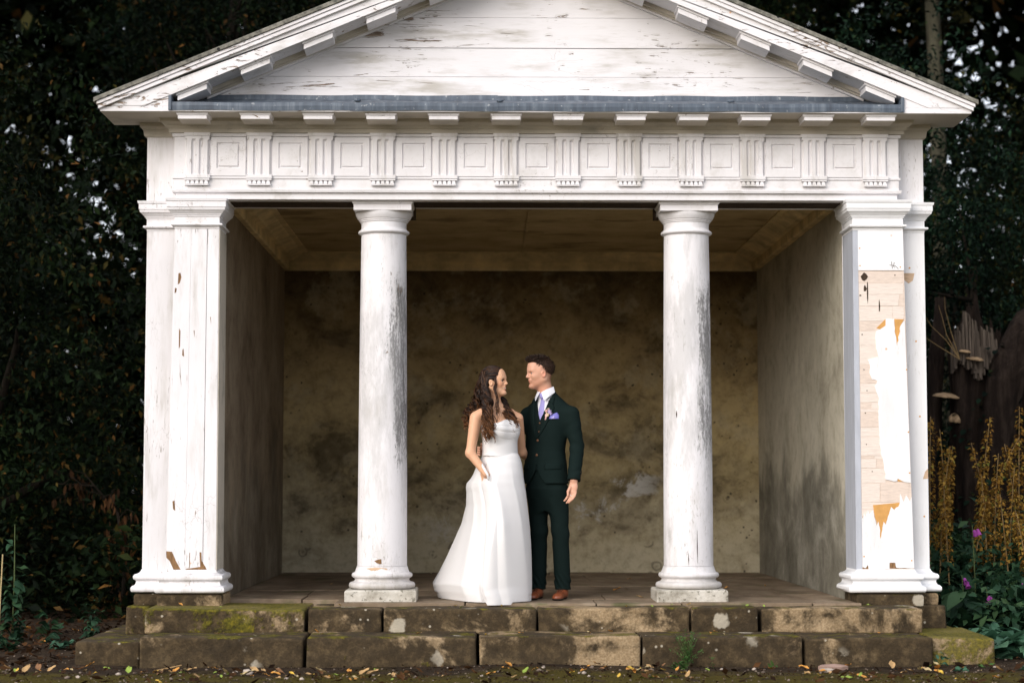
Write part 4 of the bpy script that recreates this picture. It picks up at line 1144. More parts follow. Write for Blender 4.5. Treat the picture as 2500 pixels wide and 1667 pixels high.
for i, (x, y, h, l, lb) in enumerate(SP): seed_spike(x, y, h*1.10, l*1.3, 200+i, lb)

def bell_mesh():
    b = MB().lathe([(.004, 0), (.010, -.006), (.013, -.022), (.015, -.034), (.022, -.044), (.020, -.045), (.012, -.03), (.003, -.008)], 0, 0, 10)
    return b.mesh('flower')
BELL = bell_mesh(); BELL.materials.append(M['flower']); BELL.polygons.foreach_set('use_smooth', [True]*len(BELL.polygons))
def leafy(name, x, y, label, cat, leafm, n, L, W, h, seed, group=None, pitch=(.1, 1.0), flowers=(), stem=None, fold=.25, curl=.35):
    r = np.random.default_rng(seed); z0 = gh(x, y)
    t = empty(name, None, (x, y, z0-.005))
    a = r.uniform(0, 2*np.pi, n); z = np.abs(r.normal(0, 1, n))*h*.45
    z = np.minimum(z, h); q = np.stack([np.cos(a)*.015, np.sin(a)*.015, z], -1)
    V, Fq = scatter_leaves(leaf_shape(1, W, fold, curl, 5), q, euler_mats(a, r.uniform(pitch[0], pitch[1], n), r.normal(0, .3, n)), L*r.uniform(.55, 1.15, n))
    V = V+np.stack([np.zeros(len(V))]*2+[.010*np.sin(V[:, 0]*70+V[:, 1]*45)], -1)
    me = np_mesh('leaves', V, Fq)
    link_mesh('leaves', me, M[leafm], t, True)
    if stem: MB().tube([(0, 0, 0), (.01, 0, stem*.5), (.0, .02, stem)], [.007, .006, .003], 5).build('stem', M['stem_green'], t)
    for (fx, fy, fz) in flowers:
        o = bpy.data.objects.new('flower', BELL); COL.objects.link(o); o.parent = t; o.location = (fx, fy, fz); o.rotation_euler = (r.uniform(-.5, .5), r.uniform(-.6, .6), r.uniform(0, 6)); o.scale = (1.15,)*3
    tag(t, label, cat, group)
FG = 'foxgloves beside the temple'
leafy('foxglove', 3.50, 1.15, 'foxglove with a single pale flower high beside the pier', 'foxglove', 'leaf_foxglove', 26, .24, .30, .5, 301, FG, (-.3, .9), [(.0, -.03, .86), (.03, -.02, .87)], .9)
leafy('foxglove', 3.36, .95, 'foxglove with one purple bell close to the pier base', 'foxglove', 'leaf_foxglove', 24, .22, .30, .4, 302, FG, (-.3, .8), [(.0, -.05, .50), (.02, -.04, .47)], .52)
leafy('foxglove', 3.84, .9, 'foxglove with a cluster of bright purple bells at right', 'foxglove', 'leaf_foxglove', 26, .25, .30, .45, 303, FG, (-.3, .8), [(.0, -.04, .48), (.03, -.05, .48), (-.02, -.05, .47), (.05, -.03, .49)], .52)
leafy('foxglove', 3.50, .75, 'foxglove with a drooping magenta bell above the leaf rosettes', 'foxglove', 'leaf_foxglove', 24, .23, .30, .4, 304, FG, (-.3, .8), [(.0, -.06, .37), (.015, -.05, .36)], .42)
leafy('foxglove', 3.96, .85, 'foxglove with pink bells at the right edge of the picture', 'foxglove', 'leaf_foxglove', 24, .22, .30, .4, 305, FG, (-.3, .8), [(.0, -.05, .43), (.0, -.03, .47)], .48)
for i, (x, y) in enumerate([(3.32, .7), (3.7, .55), (3.65, 1.2), (3.95, 1.2), (3.34, 1.3), (4.05, .5), (3.85, .3)]):
    leafy('foxglove', x, y, ('leafy foxglove without flowers right beside the pier foot', 'broad leafy foxglove without flowers in front of the clump', 'flowerless foxglove in the middle of the seed spikes', 'flowerless foxglove under the golden seed spikes', 'dark flowerless foxglove behind the pier base', 'flowerless foxglove low at the right picture edge', 'flowerless foxglove just above the right rosette')[i], 'foxglove', 'leaf_foxglove', 46, .27, .36, .42, 320+i, FG, (-.4, .9))
RG = 'bright green leaf rosettes by the right steps'
for i, (x, y, L, n, lb) in enumerate([(3.22, .10, .17, 20, 'bright leaf rosette close above the mossy corner step'), (3.30, -.25, .20, 22, 'bright leaf rosette drooping over the mossy corner step'), (3.60, -.1, .19, 22, 'bright leaf rosette at the right picture edge'),
                                     (3.48, -.42, .17, 18, 'low bright leaf rosette spreading on bare soil at right'), (3.44, .30, .16, 16, 'bright leaf rosette furthest back below the foxgloves')]):
    leafy('leaf_rosette', x, y, lb, 'plant', 'leaf_rosette', n+8, L*1.15, .56, .16, 340+i, RG, (.0, 1.1), fold=.2, curl=.5)
leafy('seedling', 3.02, -1.0, 'small round leaved seedling on the soil by the corner step', 'plant', 'leaf_weed', 4, .07, .8, .02, 350, None, (.1, .5), fold=.1, curl=.2)
leafy('seedling', 2.72, -.95, 'small leafy weed at the joint of the right corner step', 'plant', 'leaf_rosette', 12, .055, .5, .13, 351, None, (.0, 1.0))
leafy('seedling', 1.58, -1.0, 'tiny green seedling under the fourth lower step stone', 'plant', 'leaf_weed', 6, .05, .45, .06, 352, None, (.0, 1.0))
leafy('seedling', 1.14, -1.02, 'tiny green sprig right of the feathery weed', 'plant', 'leaf_weed', 8, .035, .4, .10, 353, None, (.0, 1.0))
leafy('seedling', 2.80, -1.2, 'flat green weed patch on the soil at lower right', 'plant', 'leaf_rosette', 26, .045, .5, .02, 354, None, (-.1, .5))
leafy('seedling', 3.2, -1.25, 'small flat weed on the soil near the right picture corner', 'plant', 'leaf_rosette', 20, .04, .5, .02, 355, None, (-.1, .5))
leafy('seedling', .92, -1.12, 'broad leaved weed at the foot of the feathery weed', 'plant', 'leaf_weed', 26, .055, .5, .06, 356, None, (-.1, .8))
# feathery weed in front of the lower step
fw_ = empty('feathery_weed', None, (.99, -.99, gh(.99, -.99)))
r = np.random.default_rng(61); b = MB(); lp = []
for k in range(16):
    a = r.uniform(0, 6.28); h = r.uniform(.12, .25); d = r.uniform(.03, .12)
    p = [(0, 0, 0), (math.cos(a)*d*.4, math.sin(a)*d*.4, h*.55), (math.cos(a)*d, math.sin(a)*d, h)]
    b.tube(p, [.003, .0022, .001], 4)
    for s in np.linspace(.2, 1, 26):
        lp.append(((math.cos(a)*d*s*(.6+.4*s)), (math.sin(a)*d*s*(.6+.4*s)), h*s))
b.build('stem', M['stem_green'], fw_)
lp = np.array(lp)+r.normal(0, .008, (len(lp), 3)); V, Fq = scatter_leaves(leaf_shape(1, .28, .2, .2, 2), lp, rand_rot(r, len(lp), (-.2, 1.2)), r.uniform(.015, .035, len(lp)))
link_mesh('leaves', np_mesh('leaves', V, Fq), M['leaf_weed'], fw_)
tag(fw_, 'feathery green weed growing against the lower step', 'weed')

# ------------------------------------------------------------------ plants at the left
leafy('bramble', -4.05, 1.0, 'green leafy bramble with a pale cane left of the temple', 'plant', 'leaf_foxglove', 90, .11, .55, .75, 401, None, (-.6, .8), (), .9)
leafy('bramble', -4.45, .6, 'small dark bramble near the left picture edge', 'plant', 'leaf_foxglove', 60, .14, .55, .3, 402, None, (-.4, .8))
leafy('bramble', -3.55, 1.6, 'sparse green weed between the left steps and the dead branch', 'plant', 'leaf_foxglove', 30, .09, .5, .4, 403, None, (-.4, .8))
leafy('bramble', -4.6, 1.6, 'leafy weed in the shade at the left picture edge', 'plant', 'leaf_foxglove', 60, .12, .5, .6, 404, None, (-.4, .8))
MB().tube([(-4.02, .95, gh(-4.02, .95)), (-4.0, .97, .45)], [.006, .004], 5)
o = MB().tube([(-4.12, .85, gh(-4.12, .85)-.02), (-4.10, .86, .32)], [.006, .005], 6).build('garden_cane', M['fall_pale'])
tag(o, 'thin pale cane standing in the bramble at left', 'cane')
for i, (x, y, L, hh, lb) in enumerate([(-3.55, .45, .10, .12, 'low green weed beside the left corner step'), (-3.9, .25, .12, .10, 'flat green weed on the soil left of the steps'), (-4.35, .05, .13, .12, 'broad leaved green weed at the left picture edge'), (-3.75, .95, .10, .22, 'small upright green weed in the leaf litter at left'), (-4.3, 1.2, .11, .3, 'bushy green weed behind the bramble at left'), (-3.45, 1.1, .09, .18, 'small green weed close to the left side of the temple'), (-4.0, -.35, .08, .05, 'tiny flat weed on bare soil at lower left')]):
    leafy('weed', x, y, lb, 'weed', 'leaf_foxglove' if i % 2 else 'leaf_rosette', 30, L, .5, hh, 420+i, 'weeds on the shaded soil at left', (-.2, .8))
# withered branch of hanging brown leaves
wb = empty('withered_branch', None, (-3.75, 3.9, gh(-3.75, 3.9)))
b = MB(); r = np.random.default_rng(71); lp = []
main = [(0, 0, 0), (.03, 0, .5), (-.05, 0, .95), (-.25, -.1, 1.2), (-.6, -.15, 1.22)]
b.tube(main, [.022, .018, .014, .009, .004], 6)
for k in range(11):
    s = .35+.6*k/10; i = s*4; p = np.array([np.interp(i, range(5), [m_[q] for m_ in main]) for q in range(3)])
    e = p+np.array([r.uniform(-.35, .4), r.uniform(-.2, .1), r.uniform(-.15, .2)])
    b.tube([p, (p+e)/2+np.array([0, 0, .06]), e], [.007, .005, .002], 4)
    for q in np.linspace(.2, 1, 9): lp.append(p+(e-p)*q+r.normal(0, .015, 3))
for k in range(70):
    z = r.uniform(.1, .95); lp.append(np.array([r.normal(0, .06), r.normal(0, .05), z]))
b.build('twigs', M['bark'], wb)
lp = np.array(lp); V, Fq = scatter_leaves(leaf_shape(1, .34, .5, .3, 3), lp, euler_mats(r.uniform(0, 6.28, len(lp)), r.uniform(-1.5, -.9, len(lp)), r.normal(0, .4, len(lp))), r.uniform(.045, .10, len(lp)))
link_mesh('leaves', np_mesh('leaves', V, Fq), M['dead_leaf'], wb)
tag(wb, 'withered branch with hanging brown leaves left of the temple', 'branch')

# ------------------------------------------------------------------ leaf litter, fallen leaves, pebbles
def litter(name, n, boxes, seed, m, size, label, cat):
    r = np.random.default_rng(seed); P_ = []
    for (x0, x1, y0, y1, k) in boxes:
        x = r.uniform(x0, x1, k); y = r.uniform(y0, y1, k); P_.append(np.stack([x, y, ground_h(x, y)+.012], -1))
    P_ = np.concatenate(P_); n = len(P_)
    V, Fq = scatter_leaves(leaf_shape(1, .5, .4, -.3, 2), P_, rand_rot(r, n, (-.3, .4)), size*r.uniform(.4, 1.2, n))
    return tag(link_mesh(name, np_mesh(name, V, Fq), M[m], None), label, cat, kind='stuff')
litter('leaf_litter', 0, [(-6, -3.25, -1.0, 5, 1500), (3.2, 5, -.4, 3, 350), (-3.3, 3.4, -2.2, -.96, 160), (-5, -3.3, -2, -.5, 160)], 81, 'dead_leaf', .075, 'brown leaf litter strewn over the soil', 'leaf litter')
r = np.random.default_rng(83)
ico = bmesh.new(); bmesh.ops.create_icosphere(ico, subdivisions=1, radius=1); IV = np.array([v.co[:] for v in ico.verts]); IF = np.array([[v.index for v in f.verts] for f in ico.faces]); ico.free()
n = 2200; gxx = r.uniform(-5, 5, n); gyy = r.uniform(-2.3, 1.2, n)
ok = ~((np.abs(gxx) < 3.25) & (gyy > -.93)); gxx, gyy = gxx[ok], gyy[ok]; n = len(gxx)
V, Fq = scatter_leaves((IV*np.array([1, .8, .5]), IF), np.stack([gxx, gyy, ground_h(gxx, gyy)+.002], -1), rand_rot(r, n, (-.2, .2)), np.abs(r.normal(0, 1, n))*.0045+.003)
litter('leaf_crumbs', 0, [(-4.5, 4.5, -2.3, -.95, 2600), (-5, -3.25, -.9, 2.5, 1600), (3.2, 4.4, -.9, 1.0, 300)], 86, 'dead_leaf', .022, 'fine brown crumbs of old leaves on the soil', 'leaf litter')
tag(link_mesh('gravel', np_mesh('gravel', V, Fq), M['pebble'], None), 'fine gravel and crumbs scattered over the soil', 'gravel', kind='stuff')
PEB = []
for k in range(4):
    rr = np.random.default_rng(90+k); v = IV*(1+rr.normal(0, .13, (len(IV), 1)))*np.array([1, .75, .5])
    me = np_mesh('pebble', v, IF); me.materials.append(M['pebble_pale' if k % 2 else 'pebble']); me.polygons.foreach_set('use_smooth', [True]*len(me.polygons)); PEB.append(me)
pr = random.Random(4)
def put_pebble(x, y, s, me, label, group, z=None):
    o = bpy.data.objects.new('pebble', me); COL.objects.link(o); o.location = (x, y, (gh(x, y) if z is None else z)+s*.25); o.scale = (s, s, s); o.rotation_euler = (pr.uniform(-.2, .2), pr.uniform(-.2, .2), pr.uniform(0, 6.28))
    tag(o, label, 'pebble', group)
for k in range(46):
    if k < 26: x, y = pr.uniform(-3.2, .3), pr.uniform(-1.8, -1.0); lb, g = 'small pebble on the soil before the left half of the steps', 'pebbles before the left steps'
    else: x, y = pr.uniform(.3, 4.0), pr.uniform(-1.8, -1.0); lb, g = 'small pebble on the soil before the right half of the steps', 'pebbles before the right steps'
    put_pebble(x, y, pr.uniform(.010, .024), PEB[k % 4], lb, g)
put_pebble(-1.93, -1.35, .045, PEB[1], 'largest pale stone lying on the soil before the left steps', None)
o = MB().prism([(-.10, 0), (-.06, .035), (.03, .045), (.10, .02), (.11, -.012), (.05, -.03), (-.04, -.02)], -.012, .012).build('stone_shard', m_plain('pink_stone', (.30, .20, .16), .85, .3, 12))
o.rotation_euler = (R(-78), 0, .2); o.location = (1.95, -1.13, gh(1.95, -1.13)+.02); tag(o, 'flat pinkish stone shard lying below the fourth lower step stone', 'stone')
o = MB().prism([(-.05, 0), (-.03, .02), (.02, .025), (.05, .0), (.02, -.02)], -.009, .009).build('stone_shard', M['pebble_pale'])
o.rotation_euler = (R(-80), 0, 0); o.location = (1.88, -1.32, gh(1.88, -1.32)+.016); tag(o, 'small pale shard lying in front of the pinkish one', 'stone')
o = MB().tube([(-2.57, -1.2, gh(-2.57, -1.2)+.01), (-2.51, -1.1, gh(-2.51, -1.1)+.015), (-2.42, -1.0, gh(-2.42, -1.0)+.03)], [.006, .006, .004], 6).build('twig', M['fall_tan'])
tag(o, 'short pale twig lying on soil before the leftmost lower step', 'twig')
LEAF = {}
for k in ('fall_yellow', 'fall_orange', 'fall_tan', 'fall_brown', 'fall_pale', 'fall_green'):
    for q in range(2):
        V, Fq = leaf_shape(1, (.55, .42)[q], (.5, .3)[q], (-.35, .3)[q], 5); V = V.copy(); V[:, 2] += .06*np.sin(V[:, 0]*8+q)*np.sign(V[:, 1])
        me = np_mesh('fallen_leaf', V, Fq); me.materials.append(M[k]); LEAF[k, q] = me
lr = random.Random(12)
CN = {'fall_yellow': 'yellow', 'fall_orange': 'orange', 'fall_tan': 'tan', 'fall_brown': 'brown', 'fall_pale': 'pale straw', 'fall_green': 'greenish'}
def put_leaf(x, y, z, s, k, where):
    o = bpy.data.objects.new('fallen_leaf', LEAF[k, lr.randrange(2)]); COL.objects.link(o)
    o.location = (x, y, z+.006+s*.10); o.scale = (s, s, s); o.rotation_euler = (lr.uniform(-.35, .35), lr.uniform(-.25, .25), lr.uniform(0, 6.28))
    tag(o, f'{CN[k]} fallen leaf lying on the {where}', 'fallen leaf', f'{CN[k]} fallen leaves on the {where}')
for i in range(190):
    x = lr.uniform(-4.4, 4.2); y = lr.uniform(-1.9, -.95)
    if lr.random() < .75: cx_, cy_ = lr.choice([(-2.1, -1.25), (-1.75, -1.5), (-1.2, -1.55), (.55, -1.35), (.75, -1.7), (1.9, -1.6), (-.2, -1.3), (2.6, -1.2), (-3.2, -1.3)]); x, y = lr.gauss(cx_, .22), min(-.97, lr.gauss(cy_, .12))
    k = lr.choice(['fall_yellow', 'fall_orange', 'fall_orange', 'fall_tan', 'fall_tan', 'fall_brown', 'fall_pale', 'fall_green'])
    put_leaf(x, y, gh(x, y), lr.uniform(.028, .085), k, 'soil in front of the steps')
for i in range(18):
    x = lr.uniform(-2.6, 2.6); put_leaf(x, lr.uniform(-.80, -.50), -.184, lr.uniform(.025, .05), lr.choice(['fall_yellow', 'fall_orange', 'fall_tan', 'fall_pale']), 'lower step')
for i in range(14):
    x = lr.uniform(-2.6, 2.6); put_leaf(x, lr.uniform(-.38, -.16), -.018, lr.uniform(.025, .045), lr.choice(['fall_yellow', 'fall_orange', 'fall_green']), 'upper step')
for i in range(16):
    x = lr.uniform(-2.2, 2.2); put_leaf(x, lr.uniform(.3, 3.5), .0, lr.uniform(.03, .07), lr.choice(['fall_brown', 'fall_orange', 'fall_tan']), 'porch floor')
for i in range(26):
    x = lr.uniform(-4.6, -3.2); y = lr.uniform(-.2, 2.4); put_leaf(x, y, gh(x, y), lr.uniform(.06, .11), lr.choice(['fall_orange', 'fall_tan', 'fall_brown']), 'soil left of the temple')
# ------------------------------------------------------------------ implicit bodies: smooth unions meshed with surface nets
class Body:
    def __init__(s, xs, ys, zs):
        s.ax = [np.asarray(a, np.float32) for a in (xs, ys, zs)]
        s.d = np.full([len(a) for a in s.ax], 9.0, np.float32)
    def _sub(s, lo, hi):
        sl = []
        for a, l, h in zip(s.ax, lo, hi):
            i0 = max(0, int(np.searchsorted(a, l))-1); i1 = min(len(a), int(np.searchsorted(a, h))+1)
            sl.append(slice(i0, max(i1, i0)))
        sl = tuple(sl)
        X = s.ax[0][sl[0]][:, None, None]; Y = s.ax[1][sl[1]][None, :, None]; Z = s.ax[2][sl[2]][None, None, :]
        return sl, X, Y, Z
    def _blend(s, sl, e, k, op):
        if e.size == 0: return
        a = s.d[sl]
        if op == 'sub': a2, b2 = -a, e
        elif op == 'int': a2, b2 = -a, -e
        else: a2, b2 = a, e
        m = np.minimum(a2, b2)
        if k > 0:
            h = np.maximum(k-np.abs(a2-b2), 0)/k; m = m-h*h*k*.25
        s.d[sl] = m if op == 'add' else -m
    def rc(s, a, b, ra, rb, k=.02, op='add', flat=None, bend=None):
        a = np.array(a, float); b = np.array(b, float); m = max(ra, rb)*(1.0 if flat is None else max(1, flat[1]))+k+.02
        sl, X, Y, Z = s._sub(np.minimum(a, b)-m, np.maximum(a, b)+m)
        ab = b-a; L2 = float(ab @ ab)+1e-9
        t = np.clip(((X-a[0])*ab[0]+(Y-a[1])*ab[1]+(Z-a[2])*ab[2])/L2, 0, 1)
        dx, dy, dz = X-(a[0]+t*ab[0]), Y-(a[1]+t*ab[1]), Z-(a[2]+t*ab[2])
        if flat is not None:
            n = np.array(flat[0], float); n /= np.linalg.norm(n); q = (dx*n[0]+dy*n[1]+dz*n[2])*(1/flat[1]-1)
            dx, dy, dz = dx+n[0]*q, dy+n[1]*q, dz+n[2]*q
        s._blend(sl, np.sqrt(dx*dx+dy*dy+dz*dz)-(ra+(rb-ra)*t), k, op)
    def el(s, c, r, M3=None, k=.02, op='add'):
        c = np.array(c, float); m = max(r)+k+.02
        sl, X, Y, Z = s._sub(c-m, c+m)
        x, y, z = X-c[0], Y-c[1], Z-c[2]
        if M3 is not None:
            A = np.array(M3)                         # rows: local axes in world
            x, y, z = (x*A[0][0]+y*A[0][1]+z*A[0][2], x*A[1][0]+y*A[1][1]+z*A[1][2], x*A[2][0]+y*A[2][1]+z*A[2][2])
        k0 = np.sqrt((x/r[0])**2+(y/r[1])**2+(z/r[2])**2); k1 = np.sqrt((x/r[0]**2)**2+(y/r[1]**2)**2+(z/r[2]**2)**2)+1e-6
        s._blend(sl, k0*(k0-1)/k1, k, op)
    def rings(s, R_, yaw, k=.02, op='add', cut=True, wr=None):
        """torso: list of (z, cx, cy, half width, half depth); yaw turns the width axis"""
        R_ = np.array(sorted(R_)); z0, z1 = R_[0, 0], R_[-1, 0]; m = R_[:, 3:].max()+.05+k
        sl, X, Y, Z = s._sub((R_[:, 1].min()-m, R_[:, 2].min()-m, z0-.04), (R_[:, 1].max()+m, R_[:, 2].max()+m, z1+.04))
        z = Z.ravel(); f = [np.interp(z, R_[:, 0], R_[:, i])[None, None, :] for i in (1, 2, 3, 4)]
        dx, dy = X-f[0], Y-f[1]; c, q = math.cos(yaw), math.sin(yaw)
        u, v = dx*c+dy*q, -dx*q+dy*c
        k0 = np.sqrt((u/f[2])**2+(v/f[3])**2); k1 = np.sqrt((u/f[2]**2)**2+(v/f[3]**2)**2)+1e-6
        e = k0*(k0-1)/k1
        if wr is not None: e = e+wr(u, v, Z)
        e = np.maximum(e, np.maximum(z0-Z, Z-z1))
        s._blend(sl, e, k, op)
    def field(s, lo, hi, fn, k=.0, op='add'):
        sl, X, Y, Z = s._sub(lo, hi); s._blend(sl, fn(X, Y, Z)+0*(X+Y+Z), k, op)
    def disp(s, lo, hi, fn):
        sl, X, Y, Z = s._sub(lo, hi); s.d[sl] += (fn(X, Y, Z)+0*(X+Y+Z)).astype(np.float32)
    def mesh(s, name):
        d = s.d; sg = d < 0
        nx, ny, nz = d.shape
        cs = [(i, j, k) for i in (0, 1) for j in (0, 1) for k in (0, 1)]
        cnt = sum(sg[i:nx-1+i, j:ny-1+j, k:nz-1+k].astype(np.int8) for i, j, k in cs)
        ci, cj, ck = np.nonzero((cnt > 0) & (cnt < 8))
        vid = np.full((nx-1, ny-1, nz-1), -1, np.int32); vid[ci, cj, ck] = np.arange(len(ci))
        acc = np.zeros((len(ci), 3)); num = np.zeros(len(ci))
        E = [(a, b) for a in cs for b in cs if sum(abs(x-y) for x, y in zip(a, b)) == 1 and a < b]
        for a, b in E:
            da = d[ci+a[0], cj+a[1], ck+a[2]]; db = d[ci+b[0], cj+b[1], ck+b[2]]
            w = (da < 0) != (db < 0); t = np.where(w, da/np.where(w, da-db, 1), 0)
            for q, (c, ax) in enumerate(zip((ci, cj, ck), s.ax)):
                pa = ax[c+a[q]]; pb = ax[c+b[q]]; acc[:, q] += np.where(w, pa+(pb-pa)*t, 0)
            num += w
        V = acc/num[:, None]; Fs = []
        for ax in range(3):
            sa = [slice(None)]*3; sb = [slice(None)]*3; sa[ax] = slice(0, -1); sb[ax] = slice(1, None)
            A, B = sg[tuple(sa)], sg[tuple(sb)]
            i, j, k = np.nonzero(A != B)
            o1, o2 = [q for q in range(3) if q != ax]
            I = [i, j, k]; ok = (I[o1] > 0) & (I[o2] > 0) & (I[o1] < d.shape[o1]-1) & (I[o2] < d.shape[o2]-1)
            I = [q[ok] for q in I]; fl = A[tuple(I)]
            def cell(da, db):
                J = list(I); J[o1] = I[o1]+da; J[o2] = I[o2]+db; return vid[tuple(J)]
            q = np.stack([cell(-1, -1), cell(0, -1), cell(0, 0), cell(-1, 0)], -1)
            if ax == 1: fl = ~fl
            q = np.where(fl[:, None], q, q[:, ::-1]); Fs.append(q)
        Fq = np.concatenate(Fs); Fq = Fq[(Fq >= 0).all(1)]
        s.V = V
        return np_mesh(name, V, Fq)

def axis_fine(lo, hi, fine, coarse, zones):
    out = [lo]
    while out[-1] < hi:
        p = out[-1]; st_ = fine if any(a-.02 <= p <= b for a, b in zones) else coarse
        out.append(p+st_)
    return np.array(out)

def head(B, o, fwd, s, female=False, pitch=0.0, roll=0.0):
    """o: head centre, fwd: yaw of the face (0 = +x). Returns the local->person frame."""
    c, q = math.cos(fwd), math.sin(fwd); cp, sp = math.cos(pitch), math.sin(pitch)
    fx = np.array([c*cp, q*cp, sp]); fy = np.array([-q, c, 0]); fz = np.cross(fx, fy)
    o = np.array(o, float)
    def W(x, y, z): return o+(fx*x+fy*y+fz*z)*s
    A = [fx, fy, fz]; S = lambda *r: tuple(x*s for x in r)
    B.el(W(-.012, 0, .042), S(.100, .076, .088), A, .01)
    B.el(W(.030, 0, -.030), S(.058, .060 if not female else .056, .092), A, .05)
    for t in (-1, 1):
        B.rc(W(-.020, t*.052, -.050), W(.060, t*.014, -.106), .020*s, .016*s, .03)
        B.el(W(.052, t*.038, -.022), S(.028, .020, .024), A, .02)
        B.rc(W(.074, t*.042, .022), W(.084, t*.012, .021), .012*s, .012*s, .03)
        B.el(W(-.010, t*.079, -.008), S(.019, .009, .031), A, .006)
        B.el(W(-.004, t*.086, -.008), S(.010, .006, .018), A, .006, 'sub')
        B.el(W(.094, t*.034, .000), S(.015, .018, .011), A, .012, 'sub')
    B.el(W(.076, 0, -.108), S(.020, .022, .016), A, .018)
    B.el(W(.066, 0, .060), S(.034, .055, .045), A, .03)
    B.rc(W(.090, 0, .012), W(.1105, 0, -.029), .0075*s, .0098*s, .012)
    for t in (-1, 1): B.el(W(.101, t*.012, -.033), S(.012, .009, .008), A, .008)
    B.el(W(.083, 0, -.057), S(.016, .026, .013), A, .014)
    B.rc(W(.0885, -.013, -.0630), W(.0885, .013, -.0630), .0058*s, .0058*s, .006)
    B.rc(W(.0865, -.012, -.0745), W(.0865, .012, -.0745), .0062*s, .0062*s, .008)
    B.rc(W(.0965, -.022, -.0688), W(.0965, .022, -.0688), .0026*s, .0026*s, .004, 'sub')
    return W, A

def skin_mat(name, base, lips):
    n = N(name); a = n.nd('ShaderNodeVertexColor', layer_name='tint'); p = n.pos()
    c = n.mix(n.mul(n.noise(p, 30, 4), .3), base, tuple(x*.86 for x in base))
    c = n.mix(1.0, c, a.outputs[0], 'MULTIPLY')
    return n.bsdf(c, .48, n.bump(n.noise(p, 300, 3), .001, .3), .35, Subsurface_Weight=.12, Subsurface_Radius=(.012, .005, .003), Subsurface_Scale=.5)
def tint_mesh(me, V, spots):
    """spots: (centre, radius, colour multiplier)"""
    col = np.ones((len(V), 4), np.float32)
    for c, r, m in spots:
        c = np.array(c); r = np.array(r if hasattr(r, '__len__') else (r, r, r))
        f = np.clip(1.6-1.3*np.sqrt((((V-c)/r)**2).sum(1)), 0, 1)[:, None]
        col[:, :3] = col[:, :3]*(1-f)+col[:, :3]*np.array(m)*f
    at = me.color_attributes.new('tint', 'FLOAT_COLOR', 'POINT'); at.data.foreach_set('color', col.ravel())
def cloth_mat(name, c, rough=.8, scale=260, var=.12, sheen=0.0, spec=.25):
    n = N(name); p = n.pos(); f = n.noise(p, scale, 3); g = n.noise(p, 6, 4)
    col = n.mix(f, tuple(x*(1-var) for x in c), tuple(x*(1+var) for x in c))
    return n.bsdf(col, rough, n.bump(n.addm(n.mul(f, .25), g), .004, .35), spec, Sheen_Weight=sheen)
PM = {'skin_b': skin_mat('skin_tan', (.68, .385, .235), None), 'skin_g': skin_mat('skin_ruddy', (.66, .36, .245), None),
      'suit': cloth_mat('dark_green_wool', (.0055, .0125, .0115), .85, 400, .2, spec=.1), 'vest': cloth_mat('dark_green_waistcoat', (.0055, .0115, .0105), .8, 400, .2, spec=.1),
      'shirt': cloth_mat('white_shirt', (.78, .78, .82), .7, 300, .03), 'tie': cloth_mat('lilac_tie', (.36, .33, .66), .45, 500, .12), 'square': cloth_mat('violet_silk', (.17, .16, .50), .4, 300, .3),
      'shoe': cloth_mat('tan_leather', (.20, .055, .022), .35, 60, .25, spec=.5), 'sole': cloth_mat('dark_sole', (.02, .014, .01), .7), 'button': cloth_mat('brown_button', (.16, .075, .04), .4),
      'metal': cloth_mat('ring_metal', (.7, .66, .6), .2, spec=.8), 'eye': cloth_mat('eye_white', (.75, .72, .70), .2, spec=.6), 'iris': cloth_mat('dark_iris', (.03, .018, .012), .15, spec=.6),
      'lip': cloth_mat('lips', (.50, .16, .14), .4), 'teeth': cloth_mat('teeth', (.80, .77, .72), .3), 'petal_pink': cloth_mat('pink_petal', (.72, .45, .42), .7), 'petal_cream': cloth_mat('cream_petal', (.78, .60, .42), .7), 'petal_lilac': cloth_mat('lilac_petal', (.48, .38, .62), .7)}
def m_dress():
    n = N('white_satin'); p = n.pos()
    return n.bsdf((.70, .685, .68), .42, n.bump(n.noise(p, 5, 3), .003, .25), .35, Sheen_Weight=.15)
PM['dress'] = m_dress()
def m_hair(name, dark, light, z0, z1, rough=.42):
    n = N(name); z = n.xyz(n.pos())[2]; r = n.island()
    f = n.math('ADD', n.step(z, z1, z0), n.mul(n.math('SUBTRACT', r, .5), .7), clamp=True)
    c = n.mix(f, dark, light)
    return n.bsdf(c, rough, None, .22)
PM['hair_b'] = m_hair('brown_curls', (.013, .0055, .003), (.15, .062, .022), 1.14, 1.52)
PM['hair_g'] = m_hair('short_brown_hair', (.014, .0075, .005), (.045, .022, .012), 1.6, 1.9, .55)

